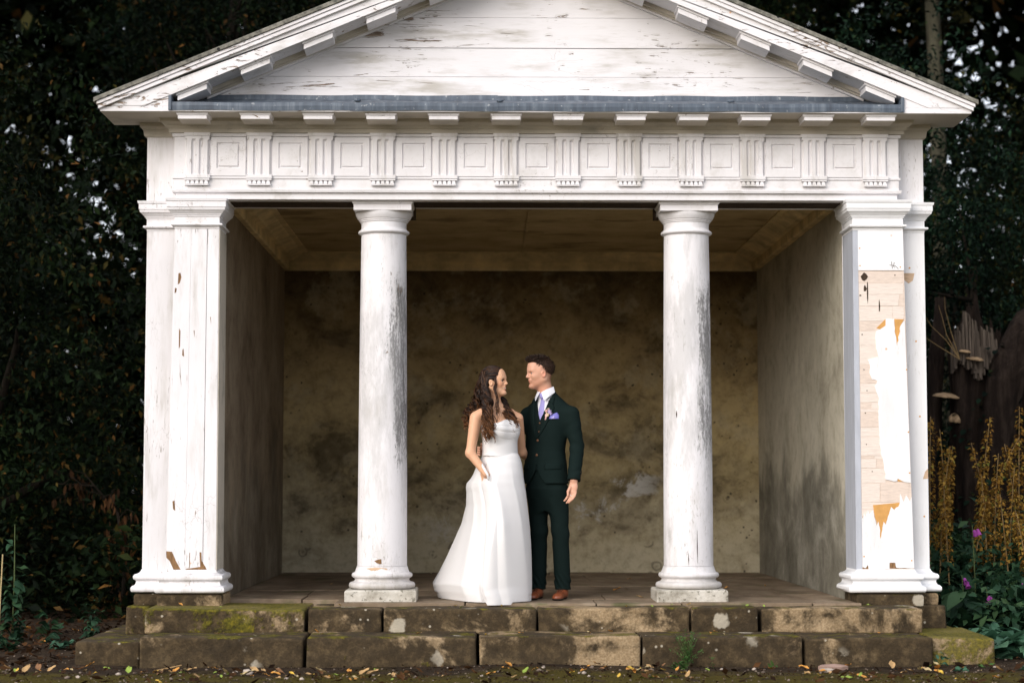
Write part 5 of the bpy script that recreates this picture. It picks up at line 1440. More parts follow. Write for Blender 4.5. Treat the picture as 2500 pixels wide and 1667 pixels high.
def obj_of(B, name, m, parent, smooth=True): return link_mesh(name, B.mesh(name), m, parent, smooth)
def bvh_of(o): return BVHTree.FromPolygons([v.co[:] for v in o.data.vertices], [tuple(p.vertices) for p in o.data.polygons])
def drape(bvh, rows, d, off, th, name, m, parent):
    """rows: grid of points; each is shot along d onto the body and lifted by off; closed with thickness th"""
    d = Vector(d).normalized(); nr, nc = len(rows), len(rows[0]); top = []; bot = []
    for row in rows:
        for p in row:
            h = bvh.ray_cast(Vector(p)-d*.6, d)
            q = h[0] if h[0] is not None else bvh.find_nearest(Vector(p))[0]
            top.append(q-d*(off+th)); bot.append(q-d*(off-.004))
    v = top+bot; k = nr*nc; f = []
    for i in range(nr-1):
        for j in range(nc-1):
            a = i*nc+j; f.append((a, a+1, a+nc+1, a+nc)); f.append((k+a, k+a+nc, k+a+nc+1, k+a+1))
    edge = [j for j in range(nc)]+[i*nc+nc-1 for i in range(1, nr)]+[(nr-1)*nc+j for j in range(nc-2, -1, -1)]+[i*nc for i in range(nr-2, 0, -1)]
    for i, a in enumerate(edge):
        b = edge[(i+1) % len(edge)]; f.append((b, a, k+a, k+b))
    bm = bmesh.new(); me = bpy.data.meshes.new(name); me.from_pydata([tuple(x) for x in v], [], f); bm.from_mesh(me)
    bmesh.ops.recalc_face_normals(bm, faces=bm.faces); bm.to_mesh(me); bm.free()
    return link_mesh(name, me, m, parent, True)
def lerp_rows(inner, outer, nc=4, sub=5):
    """rows between two polylines (same length), each subdivided"""
    def dens(pl):
        pl = np.array(pl, float); t = np.linspace(0, len(pl)-1, (len(pl)-1)*sub+1); return np.stack([np.interp(t, range(len(pl)), pl[:, k]) for k in range(3)], -1)
    a, b = dens(inner), dens(outer)
    return [[a[i]+(b[i]-a[i])*j/(nc-1) for j in range(nc)] for i in range(len(a))]
def eyeball(W, A, s, t, parent):
    b = bmesh.new(); bmesh.ops.create_uvsphere(b, u_segments=16, v_segments=10, radius=.0115*s)
    me = bpy.data.meshes.new('eye'); b.to_mesh(me); b.free()
    o = link_mesh('eye', me, [PM['eye'], PM['iris']], parent, True); o.location = W(.0750, t*.033, -.0005)
    fx = Vector(A[0])
    for p in me.polygons:
        if p.center.normalized().dot(fx) > .62: p.material_index = 1
def brow(W, t, s, m, parent, z=.018):
    MB().tube([W(.083, t*.052, z-.002), W(.0935, t*.036, z+.005), W(.0985, t*.018, z+.002)], [.0014*s, .0032*s, .0028*s], 6).build('eyebrow', m, parent, smooth=True)
def finger(B, pts, r0, r1):
    for i in range(len(pts)-1):
        t0, t1 = i/(len(pts)-1), (i+1)/(len(pts)-1); B.rc(pts[i], pts[i+1], r0+(r1-r0)*t0, r0+(r1-r0)*t1, .004)

# ------------------------------------------------------------------ groom
GY_ = .40
groom = empty('person', None, (.112, GY_, .0))
tag(groom, 'person in dark green three-piece suit with lilac tie and tan shoes', 'person')
GZ1 = axis_fine(.02, 1.86, .0032, .009, [(.69, .92), (1.02, 1.16), (1.53, 1.86)])
B = Body(np.arange(-.62, .28, .0036), axis_fine(-.32, .26, .0036, .0036, []), GZ1)
HF = math.pi+R(13)
W, A = head(B, (-.072, -.02, 1.692), HF, .93, False, R(0))
B.rc((-.048, -.008, 1.66), (-.022, .005, 1.50), .052, .052, .03)
B.rc((-.064, -.018, 1.62), (-.045, -.02, 1.55), .036, .036, .03)
PH = -R(36)                                              # width axis turned: left shoulder nearer
ur = np.array([math.cos(PH), math.sin(PH), 0]); uf = np.array([math.sin(PH), -math.cos(PH), 0])
def T(c, u, v, z): return np.array([c[0], c[1], 0])+ur*u+uf*v+np.array([0, 0, z])
B.rings([(.84, -.03, 0, .110, .075), (1.0, -.03, 0, .11, .075), (1.2, -.02, 0, .12, .075), (1.38, -.005, 0, .14, .072), (1.44, -.01, 0, .09, .055), (1.50, -.015, 0, .05, .045)], PH, .02)
Ls, Le, Lw = (.163, -.112, 1.385), (.200, -.130, 1.13), (.172, -.205, .885)
Rs, Re, Rw = (-.163, .112, 1.385), (-.290, .135, 1.17), (-.455, .035, 1.105)
for a_, e_, w_ in ((Ls, Le, Lw), (Rs, Re, Rw)):
    B.rc(a_, e_, .045, .038, .02); B.rc(e_, w_, .038, .027, .02)
for hp, kn, an in (((-.085, .05, .86), (-.078, .035, .50), (-.088, .045, .07)), ((.06, -.05, .86), (.078, -.055, .50), (.095, -.015, .07))):
    B.rc(hp, kn, .058, .045, .02); B.rc(kn, an, .045, .035, .02)
# left hand hanging, back of the hand outward
wv = np.array(Lw); B.rc(wv+[0, 0, -.0], wv+[-.006, -.004, -.05], .026, .030, .012, flat=((.4, .9, 0), .62))
B.rc(wv+[-.004, -.004, -.045], wv+[-.012, -.006, -.085], .034, .033, .012, flat=((.45, .9, 0), .48))
for j in range(4):
    q = (j-1.5); base = wv+np.array([-.012+q*.0165, -.008-q*.006, -.092+abs(q-.3)*.004]); ln = (.062, .074, .078, .066)[3-j]*.98
    finger(B, [base, base+[-.008, -.010, -ln*.45], base+[-.022, -.010, -ln*.8], base+[-.034, -.004, -ln]], .0092, .0068)
tb = wv+[-.028, -.012, -.05]; finger(B, [tb, tb+[-.016, -.014, -.030], tb+[-.018, -.020, -.058]], .012, .008)
# right hand laid round the other's waist
rw = np.array(Rw); B.rc(rw, rw+[-.055, -.045, .0], .026, .03, .012, flat=((0, 0, 1), 1.2))
for j in range(4):
    base = rw+np.array([-.065, -.060, .03-j*.018]); finger(B, [base, base+[-.018, -.030, -.002], base+[-.020, -.060, -.004], base+[-.008, -.082, -.006]], .0092, .007)
finger(B, [rw+[-.03, -.03, .03], rw+[-.055, -.06, .05], rw+[-.06, -.085, .055]], .011, .008)
o = obj_of(B, 'body', PM['skin_g'], groom)
sp = [(W(.093, 0, -.0625), (.012, .024, .006), (.80, .5, .5)), (W(.091, 0, -.0755), (.012, .022, .007), (.85, .55, .55)), (W(.07, 0, -.10), (.05, .06, .035), (.86, .80, .76)), (W(.035, .05, -.08), (.06, .03, .05), (.88, .82, .78)), (W(.035, -.05, -.08), (.06, .03, .05), (.88, .82, .78)), (W(.10, 0, -.052), (.02, .02, .008), (.8, .72, .7)),
      (W(-.045, .07, .045), (.055, .03, .06), (.42, .36, .32)), (W(-.045, -.07, .045), (.055, .03, .06), (.42, .36, .32)), (W(-.085, 0, -.03), (.04, .07, .06), (.42, .36, .32)), (W(.092, .034, .004), (.010, .022, .009), (.8, .7, .66)), (W(.092, -.034, .004), (.010, .022, .009), (.8, .7, .66)), (W(-.01, .085, -.01), (.02, .02, .03), (1.0, .82, .8)), ((-.03, 0, 1.56), (.09, .09, .05), (1.0, .84, .8))]
tint_mesh(o.data, B.V, sp)
for t in (-1, 1): eyeball(W, A, .93, t, groom); brow(W, t, .93, PM['hair_g'], groom)
# hair: a shell over the skull, open at the face and ears, with short tufts
H = Body(np.arange(-.22, .09, .0034), np.arange(-.16, .13, .0034), np.arange(1.56, 1.87, .0034))
S_ = .93
H.el(W(-.016, 0, .046), tuple(x*S_ for x in (.103, .0765, .093)), A, 0)
H.el(W(.020, 0, .096), tuple(x*S_ for x in (.082, .060, .040)), A, .02)
H.el(W(.062, 0, .105), tuple(x*S_ for x in (.040, .055, .026)), A, .015)
H.el(W(.112, 0, -.036), tuple(x*S_ for x in (.070, .14, .112)), A, .012, 'sub')
for t in (-1, 1): H.el(W(.018, t*.095, -.040), tuple(x*S_ for x in (.045, .045, .062)), A, .012, 'sub')
H.el(W(.0, 0, -.145), tuple(x*S_ for x in (.13, .12, .078)), A, .012, 'sub')
hair_g = obj_of(H, 'hair', PM['hair_g'], groom)
hv = H.V; hb = MB(); hr = random.Random(2); hc = np.array(W(-.01, 0, .03)); fx, fy, fz = A
for q in range(2200):
    p = hv[hr.randrange(len(hv))]; l = p-hc; lx, lz = l @ fx, l @ fz
    if lz < -.02 or (lx > .045 and lz < .062) or (lx > .01 and lz < .03): continue
    top = max(0.0, lz/.1); n_ = l/np.linalg.norm(l)
    dirn = n_*.30+fx*(.75*top-.1)+fz*(.22*top)-fz*.8*(1-top)+np.array([hr.uniform(-.22, .22) for _ in range(3)])
    dirn /= np.linalg.norm(dirn); ln = (.010+.020*top)*hr.uniform(.7, 1.3); b0 = p-n_*.004
    hb.tube([b0, b0+dirn*ln*.6+n_*.003, b0+dirn*ln], [.0022, .0018, .0005], 4)
hb.build('hair_tufts', PM['hair_g'], hair_g, smooth=True)
# suit
def suit_rings(sh): return [(.862, -.030, 0, .186-sh, .136-sh), (.95, -.032, 0, .180-sh, .130-sh), (1.10, -.033, 0, .164-sh, .118-sh), (1.20, -.026, 0, .168-sh, .121-sh), (1.32, -.012, 0, .184-sh, .124-sh), (1.40, -.004, 0, .186-sh, .115-sh), (1.455, -.006, 0, .165-sh, .098-sh), (1.50, -.012, 0, .115-sh, .080-sh), (1.545, -.018, .004, .068-sh*.3, .066-sh*.4), (1.558, -.018, .006, .064-sh*.3, .062-sh*.4)]
cx0 = (-.025, 0)
J = Body(np.arange(-.53, .30, .005), np.arange(-.33, .27, .005), np.arange(.80, 1.60, .005))
def wrj(u, v, Z): return .003*np.sin(28*Z+9*u)*np.exp(-((Z-1.12)/.07)**2)+.002*np.sin(40*Z-22*u)*np.exp(-((Z-1.02)/.06)**2)+.0018*np.sin(50*(u+Z*.5))*np.exp(-((Z-1.28)/.08)**2)
for a_, e_, w_ in ((Ls, Le, Lw), (Rs, Re, Rw)):
    J.rc(np.array(a_)+[0, 0, .0], e_, .057, .053, .035); J.rc(e_, w_, .053, .050, .012)
    n_ = np.array(w_)-np.array(e_); n_ /= np.linalg.norm(n_); c_ = np.array(w_)
    J.field(c_-.075, c_+.075, lambda X, Y, Z: -((X-c_[0])*n_[0]+(Y-c_[1])*n_[1]+(Z-c_[2])*n_[2]), .0, 'sub')
J.disp((.08, -.33, .86), (.30, .1, 1.40), lambda X, Y, Z: .0035*np.sin(70*Z+30*X+18*Y)*np.exp(-((Z-1.13)/.07)**2)+.0025*np.sin(95*Z-40*X)*np.exp(-((Z-.95)/.05)**2)+.002*np.sin(60*Z-50*X)*np.exp(-((Z-1.28)/.05)**2))
J.rings(suit_rings(0), PH, .05, wr=wrj)
def vee(z0, z1, w1, v0=.02, bow=.0):
    """wedge cut from the front, apex z0, half width w1 at z1"""
    def fn(X, Y, Z):
        cx = np.interp(Z.ravel(), [.86, 1.10, 1.32, 1.5], [-.030, -.033, -.012, -.012])[None, None, :]
        u = (X-cx)*ur[0]+Y*ur[1]; v = (X-cx)*uf[0]+Y*uf[1]
        t = np.clip((Z-z0)/(z1-z0), 0, 1.3); w = w1*(t+bow*np.sin(np.pi*np.clip(t, 0, 1)))
        return np.maximum(np.maximum(np.abs(u)-w, z0-Z), v0-v)
    return fn
J.field((-.3, -.33, 1.15), (.3, .1, 1.60), vee(1.205, 1.52, .066, .0, .12), .0, 'sub')
def cutaway(X, Y, Z):                                       # rounded fronts below the lower button
    u = (X+.031)*ur[0]+Y*ur[1]; v = (X+.031)*uf[0]+Y*uf[1]; w = .004+.075*np.clip((1.00-Z)/.14, 0, 1)**1.8
    return np.maximum(np.maximum(np.abs(u)-w, Z-1.0), .02-v)
J.field((-.3, -.33, .84), (.3, .1, 1.02), cutaway, 0, 'sub')
jacket = obj_of(J, 'jacket', PM['suit'], groom)
Wc = Body(np.arange(-.25, .22, .005), np.arange(-.2, .2, .005), np.arange(.96, 1.60, .005))
Wc.rings([r_ for r_ in suit_rings(.008) if r_[0] > .94], PH, 0); Wc.field((-.3, -.33, 1.3), (.3, .1, 1.62), vee(1.335, 1.50, .058, .0, .1), 0, 'sub')
vest = obj_of(Wc, 'waistcoat', PM['vest'], groom)
Sh = Body(np.arange(-.22, .2, .0045), np.arange(-.18, .18, .0045), np.arange(1.1, 1.62, .0045))
Sh.rings([r_ for r_ in suit_rings(.021) if r_[0] > 1.05 and r_[0] < 1.54], PH, 0)
Sh.rc((-.022, .004, 1.47), (-.040, -.004, 1.600), .063, .0605, .01)
Sh.field((-.3, -.3, 1.5), (.3, .3, 1.70), lambda X, Y, Z: 1.578-.38*((X+.033)*uf[0]+Y*uf[1])-Z, 0, 'sub')
Sh.rc((-.036, -.002, 1.55), (-.042, -.006, 1.64), .0555, .0555, .0, 'sub')
shirt = obj_of(Sh, 'shirt', PM['shirt'], groom)
tr = bvh_of(shirt); jv = bvh_of(jacket); vv = bvh_of(vest); dn = -uf
def G(u, z, c=-.014): return T((c, 0), u, .2, z)
tie_ = drape(tr, lerp_rows([G(-.016, 1.535), G(-.013, 1.500), G(-.022, 1.43), G(-.027, 1.31)], [G(.016, 1.535), G(.013, 1.500), G(.022, 1.43), G(.027, 1.31)], 6, 4), dn, .001, .004, 'tie', PM['tie'], groom)
drape(tr, lerp_rows([G(-.019, 1.540), G(-.014, 1.500)], [G(.019, 1.540), G(.014, 1.500)], 6, 4), dn, .006, .008, 'tie_knot', PM['tie'], tie_)
for sg in (-1, 1):                                           # collar wings
    cw = [T((-.026, 0), sg*.058, -.010, 1.592), T((-.026, 0), sg*.040, .048, 1.572), T((-.026, 0), sg*.006, .076, 1.548), T((-.020, 0), sg*.040, .100, 1.482), T((-.022, 0), sg*.062, .066, 1.512), T((-.022, 0), sg*.072, .0, 1.548)]
    cb = [q-uf*.006 for q in cw]
    MB().add(cw+cb, [(0, 1, 4, 5), (1, 2, 3, 4), (11, 10, 7, 6), (10, 9, 8, 7)]+[(i, i+6, (i+1) % 6+6, (i+1) % 6) for i in range(6)]).build('collar_wing', PM['shirt'], shirt)
    # lapels: from the upper button to the notch, then the collar
    inn = [G(sg*.000, 1.196, -.027), G(sg*.022, 1.26, -.02), G(sg*.044, 1.36), G(sg*.060, 1.45), G(sg*.066, 1.505)]
    out = [G(sg*.010, 1.205, -.027), G(sg*.062, 1.285, -.02), G(sg*.104, 1.375), G(sg*.116, 1.425), G(sg*.092, 1.470)]
    lp_ = drape(jv, lerp_rows(inn, out, 6, 5), dn, .003, .005, 'lapel', PM['suit'], jacket)
    drape(jv, lerp_rows([G(sg*.062, 1.478), G(sg*.066, 1.515), G(sg*.062, 1.545)], [G(sg*.104, 1.458), G(sg*.098, 1.495), G(sg*.078, 1.54)], 5, 5), dn, .006, .005, 'collar', PM['suit'], jacket)
drape(jv, lerp_rows([G(.066, 1.006, -.03), G(.067, .985, -.03), G(.068, .966, -.03)], [G(.168, 1.012, -.03), G(.169, .99, -.03), G(.169, .970, -.03)], 8, 3), dn, .001, .004, 'pocket_flap', PM['suit'], jacket)
drape(jv, lerp_rows([G(-.168, 1.012, -.03), G(-.168, .985, -.03), G(-.168, .966, -.03)], [G(-.075, 1.006, -.03), G(-.075, .99, -.03), G(-.075, .970, -.03)], 8, 3), dn, .001, .004, 'pocket_flap', PM['suit'], jacket)
def stud(bv, p, r, m, parent, name='button'):
    h = bv.ray_cast(Vector(p)-Vector(dn)*.6, Vector(dn)); q = h[0] if h[0] is not None else Vector(p)
    o = MB().lathe([(.001, 0), (r, 0), (r, .004), (r*.7, .006), (.001, .0055)], 0, 0, 14).build(name, m, parent, smooth=True)
    o.matrix_local = Matrix.Translation(q-Vector(dn)*.001) @ Vector(uf).to_track_quat('Z', 'Y').to_matrix().to_4x4()
stud(jv, G(.006, 1.185, -.027), .0095, PM['button'], jacket); stud(jv, G(.006, 1.075, -.033), .0095, PM['button'], jacket); stud(vv, G(.004, 1.315, -.012), .0065, PM['button'], vest); stud(vv, G(.004, 1.25, -.016), .0065, PM['button'], vest)
for q in range(3): MB().lathe([(.001, 0), (.007, 0), (.006, .004), (.001, .005)], 0, 0, 10).build('button', PM['button'], jacket).matrix_local = Matrix.Translation((Lw[0]+.048, Lw[1]-.005, Lw[2]+.02+q*.02)) @ Matrix.Rotation(R(90), 4, 'Y')
# pocket square and buttonhole flowers
drape(jv, lerp_rows([G(.088, 1.345), G(.092, 1.362), G(.098, 1.372)], [G(.150, 1.345), G(.150, 1.372), G(.138, 1.392)], 6, 4), dn, .004, .006, 'pocket_square', PM['square'], groom)
drape(jv, lerp_rows([G(.104, 1.345), G(.116, 1.366)], [G(.128, 1.345), G(.128, 1.366)], 4, 4), dn, .010, .006, 'pocket_square_fold', PM['tie'], groom)
bt = empty('buttonhole_flowers', groom)
fr_ = random.Random(6)
for (u, z, r_, mk) in ((.078, 1.375, .017, 'petal_cream'), (.094, 1.400, .017, 'petal_lilac'), (.070, 1.405, .013, 'petal_pink'), (.105, 1.385, .012, 'petal_lilac'), (.083, 1.418, .010, 'petal_pink')):
    h = jv.ray_cast(Vector(G(u, z))-Vector(dn)*.6, Vector(dn)); q = h[0]+Vector(uf)*.016
    b = MB()
    for k in range(9):
        a = k*2.4; rr = r_*(.35+.65*k/9); c = q+Vector(ur)*(math.cos(a)*rr*.7)+Vector((0, 0, math.sin(a)*rr*.7))+Vector(uf)*(.006*(1-k/9))
        e1 = Vector(ur)*math.cos(a)+Vector((0, 0, math.sin(a))); e2 = Vector(uf).cross(e1); w = r_*.55
        b.add([c-e1*w*.5-e2*w*.5, c-e1*w*.5+e2*w*.5, c+e1*w*.7+e2*w*.6+Vector(uf)*.005, c+e1*w*.7-e2*w*.6+Vector(uf)*.005, c-Vector(uf)*.006], [(0, 3, 2, 1), (0, 1, 4), (1, 2, 4), (2, 3, 4), (3, 0, 4)])
    b.build('flower', PM[mk], bt)
b = MB()
for k in range(12):
    a = fr_.uniform(.3, 3.6); q0 = Vector(G(.078, 1.395)); h = jv.ray_cast(q0-Vector(dn)*.6, Vector(dn))[0]+Vector(uf)*.012
    e1 = Vector(ur)*math.cos(a)+Vector((0, 0, math.sin(a))); e2 = Vector(uf).cross(e1); L_2 = fr_.uniform(.028, .042)
    b.add([h, h+e1*L_2*.5+e2*.004+Vector(uf)*.004, h+e1*L_2, h+e1*L_2*.5-e2*.004+Vector(uf)*.004], [(0, 1, 2, 3)])
b.build('leaves', M['leaf_rosette'], bt)
h = jv.ray_cast(Vector(G(.066, 1.35))-Vector(dn)*.6, Vector(dn))[0]
MB().tube([h+Vector(uf)*.012+Vector((0, 0, .03)), h+Vector(uf)*.012, h+Vector(uf)*.012-Vector((0, 0, .012))-Vector(ur)*.006], [.007, .006, .006], 8).build('ribbon_wrap', PM['petal_pink'], bt, smooth=True)
# trousers
Tq = Body(np.arange(-.22, .22, .005), np.arange(-.2, .2, .005), np.arange(.02, 1.0, .005))
Tq.rings([(.66, -.015, 0, .10, .07), (.74, -.020, 0, .132, .092), (.82, -.028, 0, .158, .112), (.99, -.03, 0, .150, .108)], PH, .0)
for hp, kn, an in (((-.090, .045, .80), (-.080, .030, .50), (-.088, .040, .075)), ((.055, -.045, .80), (.076, -.055, .50), (.096, -.020, .070))):
    Tq.rc(hp, kn, .082, .064, .05); Tq.rc(kn, an, .064, .060, .02)
Tq.disp((-.22, -.2, .05), (.22, .2, .75), lambda X, Y, Z: .0045*np.sin(85*Z+30*X+20*np.sin(9*X))*np.exp(-((Z-.13)/.06)**2)+.003*np.sin(45*Z-26*X)*np.exp(-((Z-.48)/.10)**2)+.0025*np.sin(60*X+14*Z)*np.exp(-((Z-.68)/.1)**2))
def hemcut(X, Y, Z): return Z-(.072+.12*(-Y)*0)
Tq.field((-.3, -.3, -.1), (.3, .3, .12), hemcut, 0, 'sub')
obj_of(Tq, 'trousers', PM['suit'], groom)
def shoe(heel, toe):
    heel = np.array(heel); toe = np.array(toe); d = toe-heel; L = np.linalg.norm(d); d = d/L; n_ = np.array([-d[1], d[0], 0])
    lo = np.minimum(heel, toe)-.09; hi = np.maximum(heel, toe)+.09
    def mk(): return Body(np.arange(lo[0], hi[0], .0036), np.arange(lo[1], hi[1], .0036), np.arange(-.01, .15, .0036))
    def up(B, g):
        B.rc(heel+d*.035+[0, 0, .035], heel+d*.09+[0, 0, .045], .032+g, .033+g, .02); B.rc(heel+d*.09+[0, 0, .045], toe-d*.05+[0, 0, .024], .036+g, .030+g, .03, flat=((0, 0, 1), .85))
        B.rc(toe-d*.07+[0, 0, .026], toe-d*.034+[0, 0, .020], .038+g, .032+g, .03, flat=((0, 0, 1), .62)); B.rc(heel+d*.05+[0, 0, .06], heel+d*.052+[0, 0, .11], .034, .034, .02)
    B1 = mk(); up(B1, 0); B1.field(lo-1, hi+1, lambda X, Y, Z: Z-.013, 0, 'sub')
    o = obj_of(B1, 'shoe', PM['shoe'], groom)
    B2 = mk(); up(B2, .0045); B2.field(lo-1, hi+1, lambda X, Y, Z: .0135-Z, 0, 'sub'); B2.field(lo-1, hi+1, lambda X, Y, Z: Z-.0, 0, 'sub'); obj_of(B2, 'sole', PM['sole'], o)
    b = MB()
    for k in range(4):
        c = heel+d*(.10+.018*k)+[0, 0, .088-.0085*k]; b.tube([c-n_*.016, c+[0, 0, .004], c+n_*.016], .0022, 5)
    b.build('laces', PM['sole'], o)
shoe((.115, .035, 0), (.035, -.235, 0)); shoe((-.068, .085, 0), (-.150, -.175, 0))
MB().lathe([(.0096, -.003), (.0105, -.0015), (.0105, .0015), (.0096, .003), (.0085, .0)], 0, 0, 14).build('ring', PM['metal'], groom, smooth=True).matrix_local = Matrix.Translation(Vector(wv+[-.022, -.013, -.112])) @ Matrix.Rotation(.35, 4, 'Y')
# ------------------------------------------------------------------ bride
BY_ = .13
bride = empty('person', None, (-.262, BY_, 0))
tag(bride, 'person in long strapless white satin dress with long brown curls, hand in pocket', 'person')
PB = R(38)
PM['hair_core'] = cloth_mat('dark_hair_core', (.014, .007, .0045), .6)
br = np.array([math.cos(PB), math.sin(PB), 0]); bf = np.array([math.sin(PB), -math.cos(PB), 0])
def TB(c, u, v, z): return np.array([c[0], c[1], 0])+br*u+bf*v+np.array([0, 0, z])
B = Body(np.arange(-.31, .30, .0036), np.arange(-.27, .33, .0036), axis_fine(.02, 1.76, .0032, .008, [(1.22, 1.76)]))
HS = .85
W, A = head(B, (-.046, -.02, 1.612), -R(17), HS, True, R(7))
B.rc((-.052, -.005, 1.57), (-.035, .010, 1.40), .043, .046, .03)
Rs, Re, Rw = (-.182, -.075, 1.345), (-.222, -.105, 1.085), (-.108, -.160, .930)
Ls, Le, Lw = (.125, .105, 1.345), (.160, .235, 1.10), (.26, .42, 1.02)
B.rings([(.90, -.01, .0, .130, .100), (1.00, -.005, 0, .118, .090), (1.09, -.004, .0, .116, .088), (1.18, -.006, 0, .124, .096), (1.27, -.010, .0, .136, .102), (1.33, -.018, .005, .140, .092), (1.375, -.028, .010, .125, .070), (1.41, -.033, .012, .075, .055), (1.43, -.035, .012, .05, .05)], PB, .03)
for sg in (-1, 1):                                            # bust, collar bones
    B.el(TB((-.010, 0), sg*.062, .066, 1.268), (.050, .050, .056), None, .05)
    B.rc(TB((-.033, .01), sg*.02, .060, 1.405), TB((-.03, .01), sg*.13, .025, 1.395), .011, .011, .02)
    B.rc(TB((-.033, .012), sg*.03, 0, 1.42), TB((-.03, .012), sg*.14, -.005, 1.375), .034, .038, .04)
for a_, e_, w_ in ((Rs, Re, Rw), (Ls, Le, Lw)):
    B.rc(a_, e_, .046, .034, .03); B.rc(e_, w_, .036, .0235, .02)
wv = np.array(Rw); B.rc(wv, wv+[.030, .050, -.050], .024, .028, .012, flat=((.3, .9, .2), .6))
for j in range(4):
    base = wv+np.array([.030+.012*(j-1.5), .054, -.055]); finger(B, [base, base+[.010, .015, -.03], base+[.016, .024, -.060]], .0078, .0062)
finger(B, [wv+[.018, .010, -.015], wv+[.042, .030, -.030], wv+[.052, .040, -.055]], .010, .007)
lw = np.array(Lw); B.rc(lw, lw+[.05, .01, -.01], .024, .028, .012)
for j in range(4): finger(B, [lw+[.05, .01, .02-j*.014], lw+[.085, .005, .02-j*.014], lw+[.11, -.01, .018-j*.014]], .0078, .0062)
finger(B, [lw+[.03, 0, .02], lw+[.05, -.01, .045], lw+[.07, -.015, .05]], .009, .007)
for sg in (-1, 1):
    B.rc(TB((-.01, 0), sg*.07, 0, .93), TB((0, 0), sg*.07, .01, .5), .085, .052, .03); B.rc(TB((0, 0), sg*.07, .01, .5), TB((0, 0), sg*.06, 0, .08), .05, .034, .02)
body = obj_of(B, 'body', PM['skin_b'], bride)
sp = [(W(.093, 0, -.0625), (.012, .022, .006), (.80, .42, .42)), (W(.091, 0, -.0755), (.012, .022, .007), (.85, .45, .45)), (W(.06, .045, -.03), (.035, .03, .03), (1.0, .86, .84)), (W(.06, -.045, -.03), (.035, .03, .03), (1.0, .86, .84)), (W(.092, -.034, .004), (.012, .024, .009), (.4, .32, .3)), (W(.092, .034, .004), (.012, .024, .009), (.4, .32, .3)),
      (TB((-.01, 0), 0, .10, 1.29), (.012, .03, .05), (.72, .6, .55))]
tint_mesh(body.data, B.V, sp)
for t in (-1, 1): eyeball(W, A, HS, t, bride); brow(W, t, HS, PM['hair_b'], bride, .016)
MB().tube([W(.082, -.026, -.066), W(.0905, -.014, -.0690), W(.0925, 0, -.0695), W(.0905, .014, -.0690), W(.082, .026, -.066)], [.001, .0035, .004, .0035, .001], 6).build('teeth', PM['teeth'], bride, smooth=True)
# --- bodice with a draped neckline
D = Body(np.arange(-.24, .24, .0042), np.arange(-.22, .22, .0042), np.arange(1.0, 1.36, .0034))
D.rings([(1.01, -.004, 0, .152, .122), (1.05, -.004, 0, .147, .118), (1.09, -.003, 0, .142, .112), (1.18, -.005, 0, .140, .112), (1.26, -.010, 0, .150, .118), (1.335, -.016, .004, .150, .104)], PB, 0)
for sg in (-1, 1): D.el(TB((-.010, 0), sg*.058, .066, 1.262), (.058, .058, .072), None, .06)
def uv(X, Y): return (X+.01)*br[0]+Y*br[1], (X+.01)*bf[0]+Y*bf[1]
def neck(X, Y, Z):
    u, v = uv(X, Y); return (1.318+.014*np.cos(u*26)*(v > 0)-.012*np.clip(-v/.1, 0, 1))-Z
D.field((-.3, -.3, 1.25), (.3, .3, 1.4), neck, 0, 'sub')
def basque(X, Y, Z):
    u, v = uv(X, Y); return Z-(1.038+.028*np.clip(np.abs(u)/.14, 0, 1)**.8)
D.field((-.3, -.3, .95), (.3, .3, 1.12), basque, 0, 'sub')
bod = obj_of(D, 'bodice', PM['dress'], bride)
bb = bvh_of(bod)
for k, (za, zb_, sag, off) in enumerate(((1.318, 1.288, .012, .004), (1.296, 1.255, .022, .007), (1.262, 1.215, .026, .004))):   # soft cowl folds
    rows = []; nA = 26
    for j in range(7):
        s = j/6; row = []
        for i in range(nA+1):
            u = -.142+.284*i/nA; z = za+(zb_-za)*s-sag*math.cos(u/.142*math.pi/2)*(.5+.5*s)
            p = TB((-.010, 0), u, .3, z); row.append(p)
        rows.append(row)
    d_ = Vector(-bf); top = []; 
    V_ = []; F_ = []
    for j, row in enumerate(rows):
        for i, p in enumerate(row):
            h = bb.ray_cast(Vector(p), d_); q = h[0] if h[0] is not None else Vector(p)+d_*.25
            V_.append(q-d_*(off*math.sin(math.pi*(j+.5)/7)+.001))
    nA1 = nA+1
    for j in range(6):
        for i in range(nA): F_.append((j*nA1+i, (j+1)*nA1+i, (j+1)*nA1+i+1, j*nA1+i+1))
    MB().add(V_, F_).build('neckline_drape', PM['dress'], bod, smooth=True)
# --- skirt
SK = np.array([  # z, x left, x right, half depth, shear of the left side backwards
    (1.085, -.128, .130, .100, .0), (1.06, -.141, .143, .131, .0), (1.035, -.154, .152, .141, .01), (1.015, -.170, .158, .156, .02), (.975, -.185, .164, .170, .05), (.926, -.205, .170, .195, .08), (.895, -.225, .174, .205, .10), (.865, -.252, .179, .218, .14), (.835, -.258, .184, .223, .155), (.797, -.254, .190, .23, .17), (.70, -.255, .200, .245, .20), (.571, -.285, .213, .26, .25),
    (.442, -.343, .222, .275, .31), (.313, -.404, .228, .285, .37), (.184, -.470, .232, .295, .43), (.113, -.512, .233, .30, .46), (.06, -.500, .232, .302, .47), (.020, -.480, .230, .300, .47), (-.012, -.470, .228, .298, .47)])
NZ, NT = 90, 260
zz = np.concatenate([np.linspace(1.085, .78, 34), np.linspace(.77, .12, 38), np.linspace(.11, -.012, 18)])
ph_ = np.concatenate([np.linspace(0, .3, 24), np.linspace(.32, 2*np.pi-.42, NT-48), np.linspace(2*np.pi-.4, 2*np.pi, 24)])
fo = random.Random(21)
FOLDS = [(R(-100)+i*2*math.pi/11+fo.uniform(-.15, .15), fo.uniform(.10, .22), fo.uniform(.07, .15), fo.uniform(-.12, .12)) for i in range(11)]
V_ = []
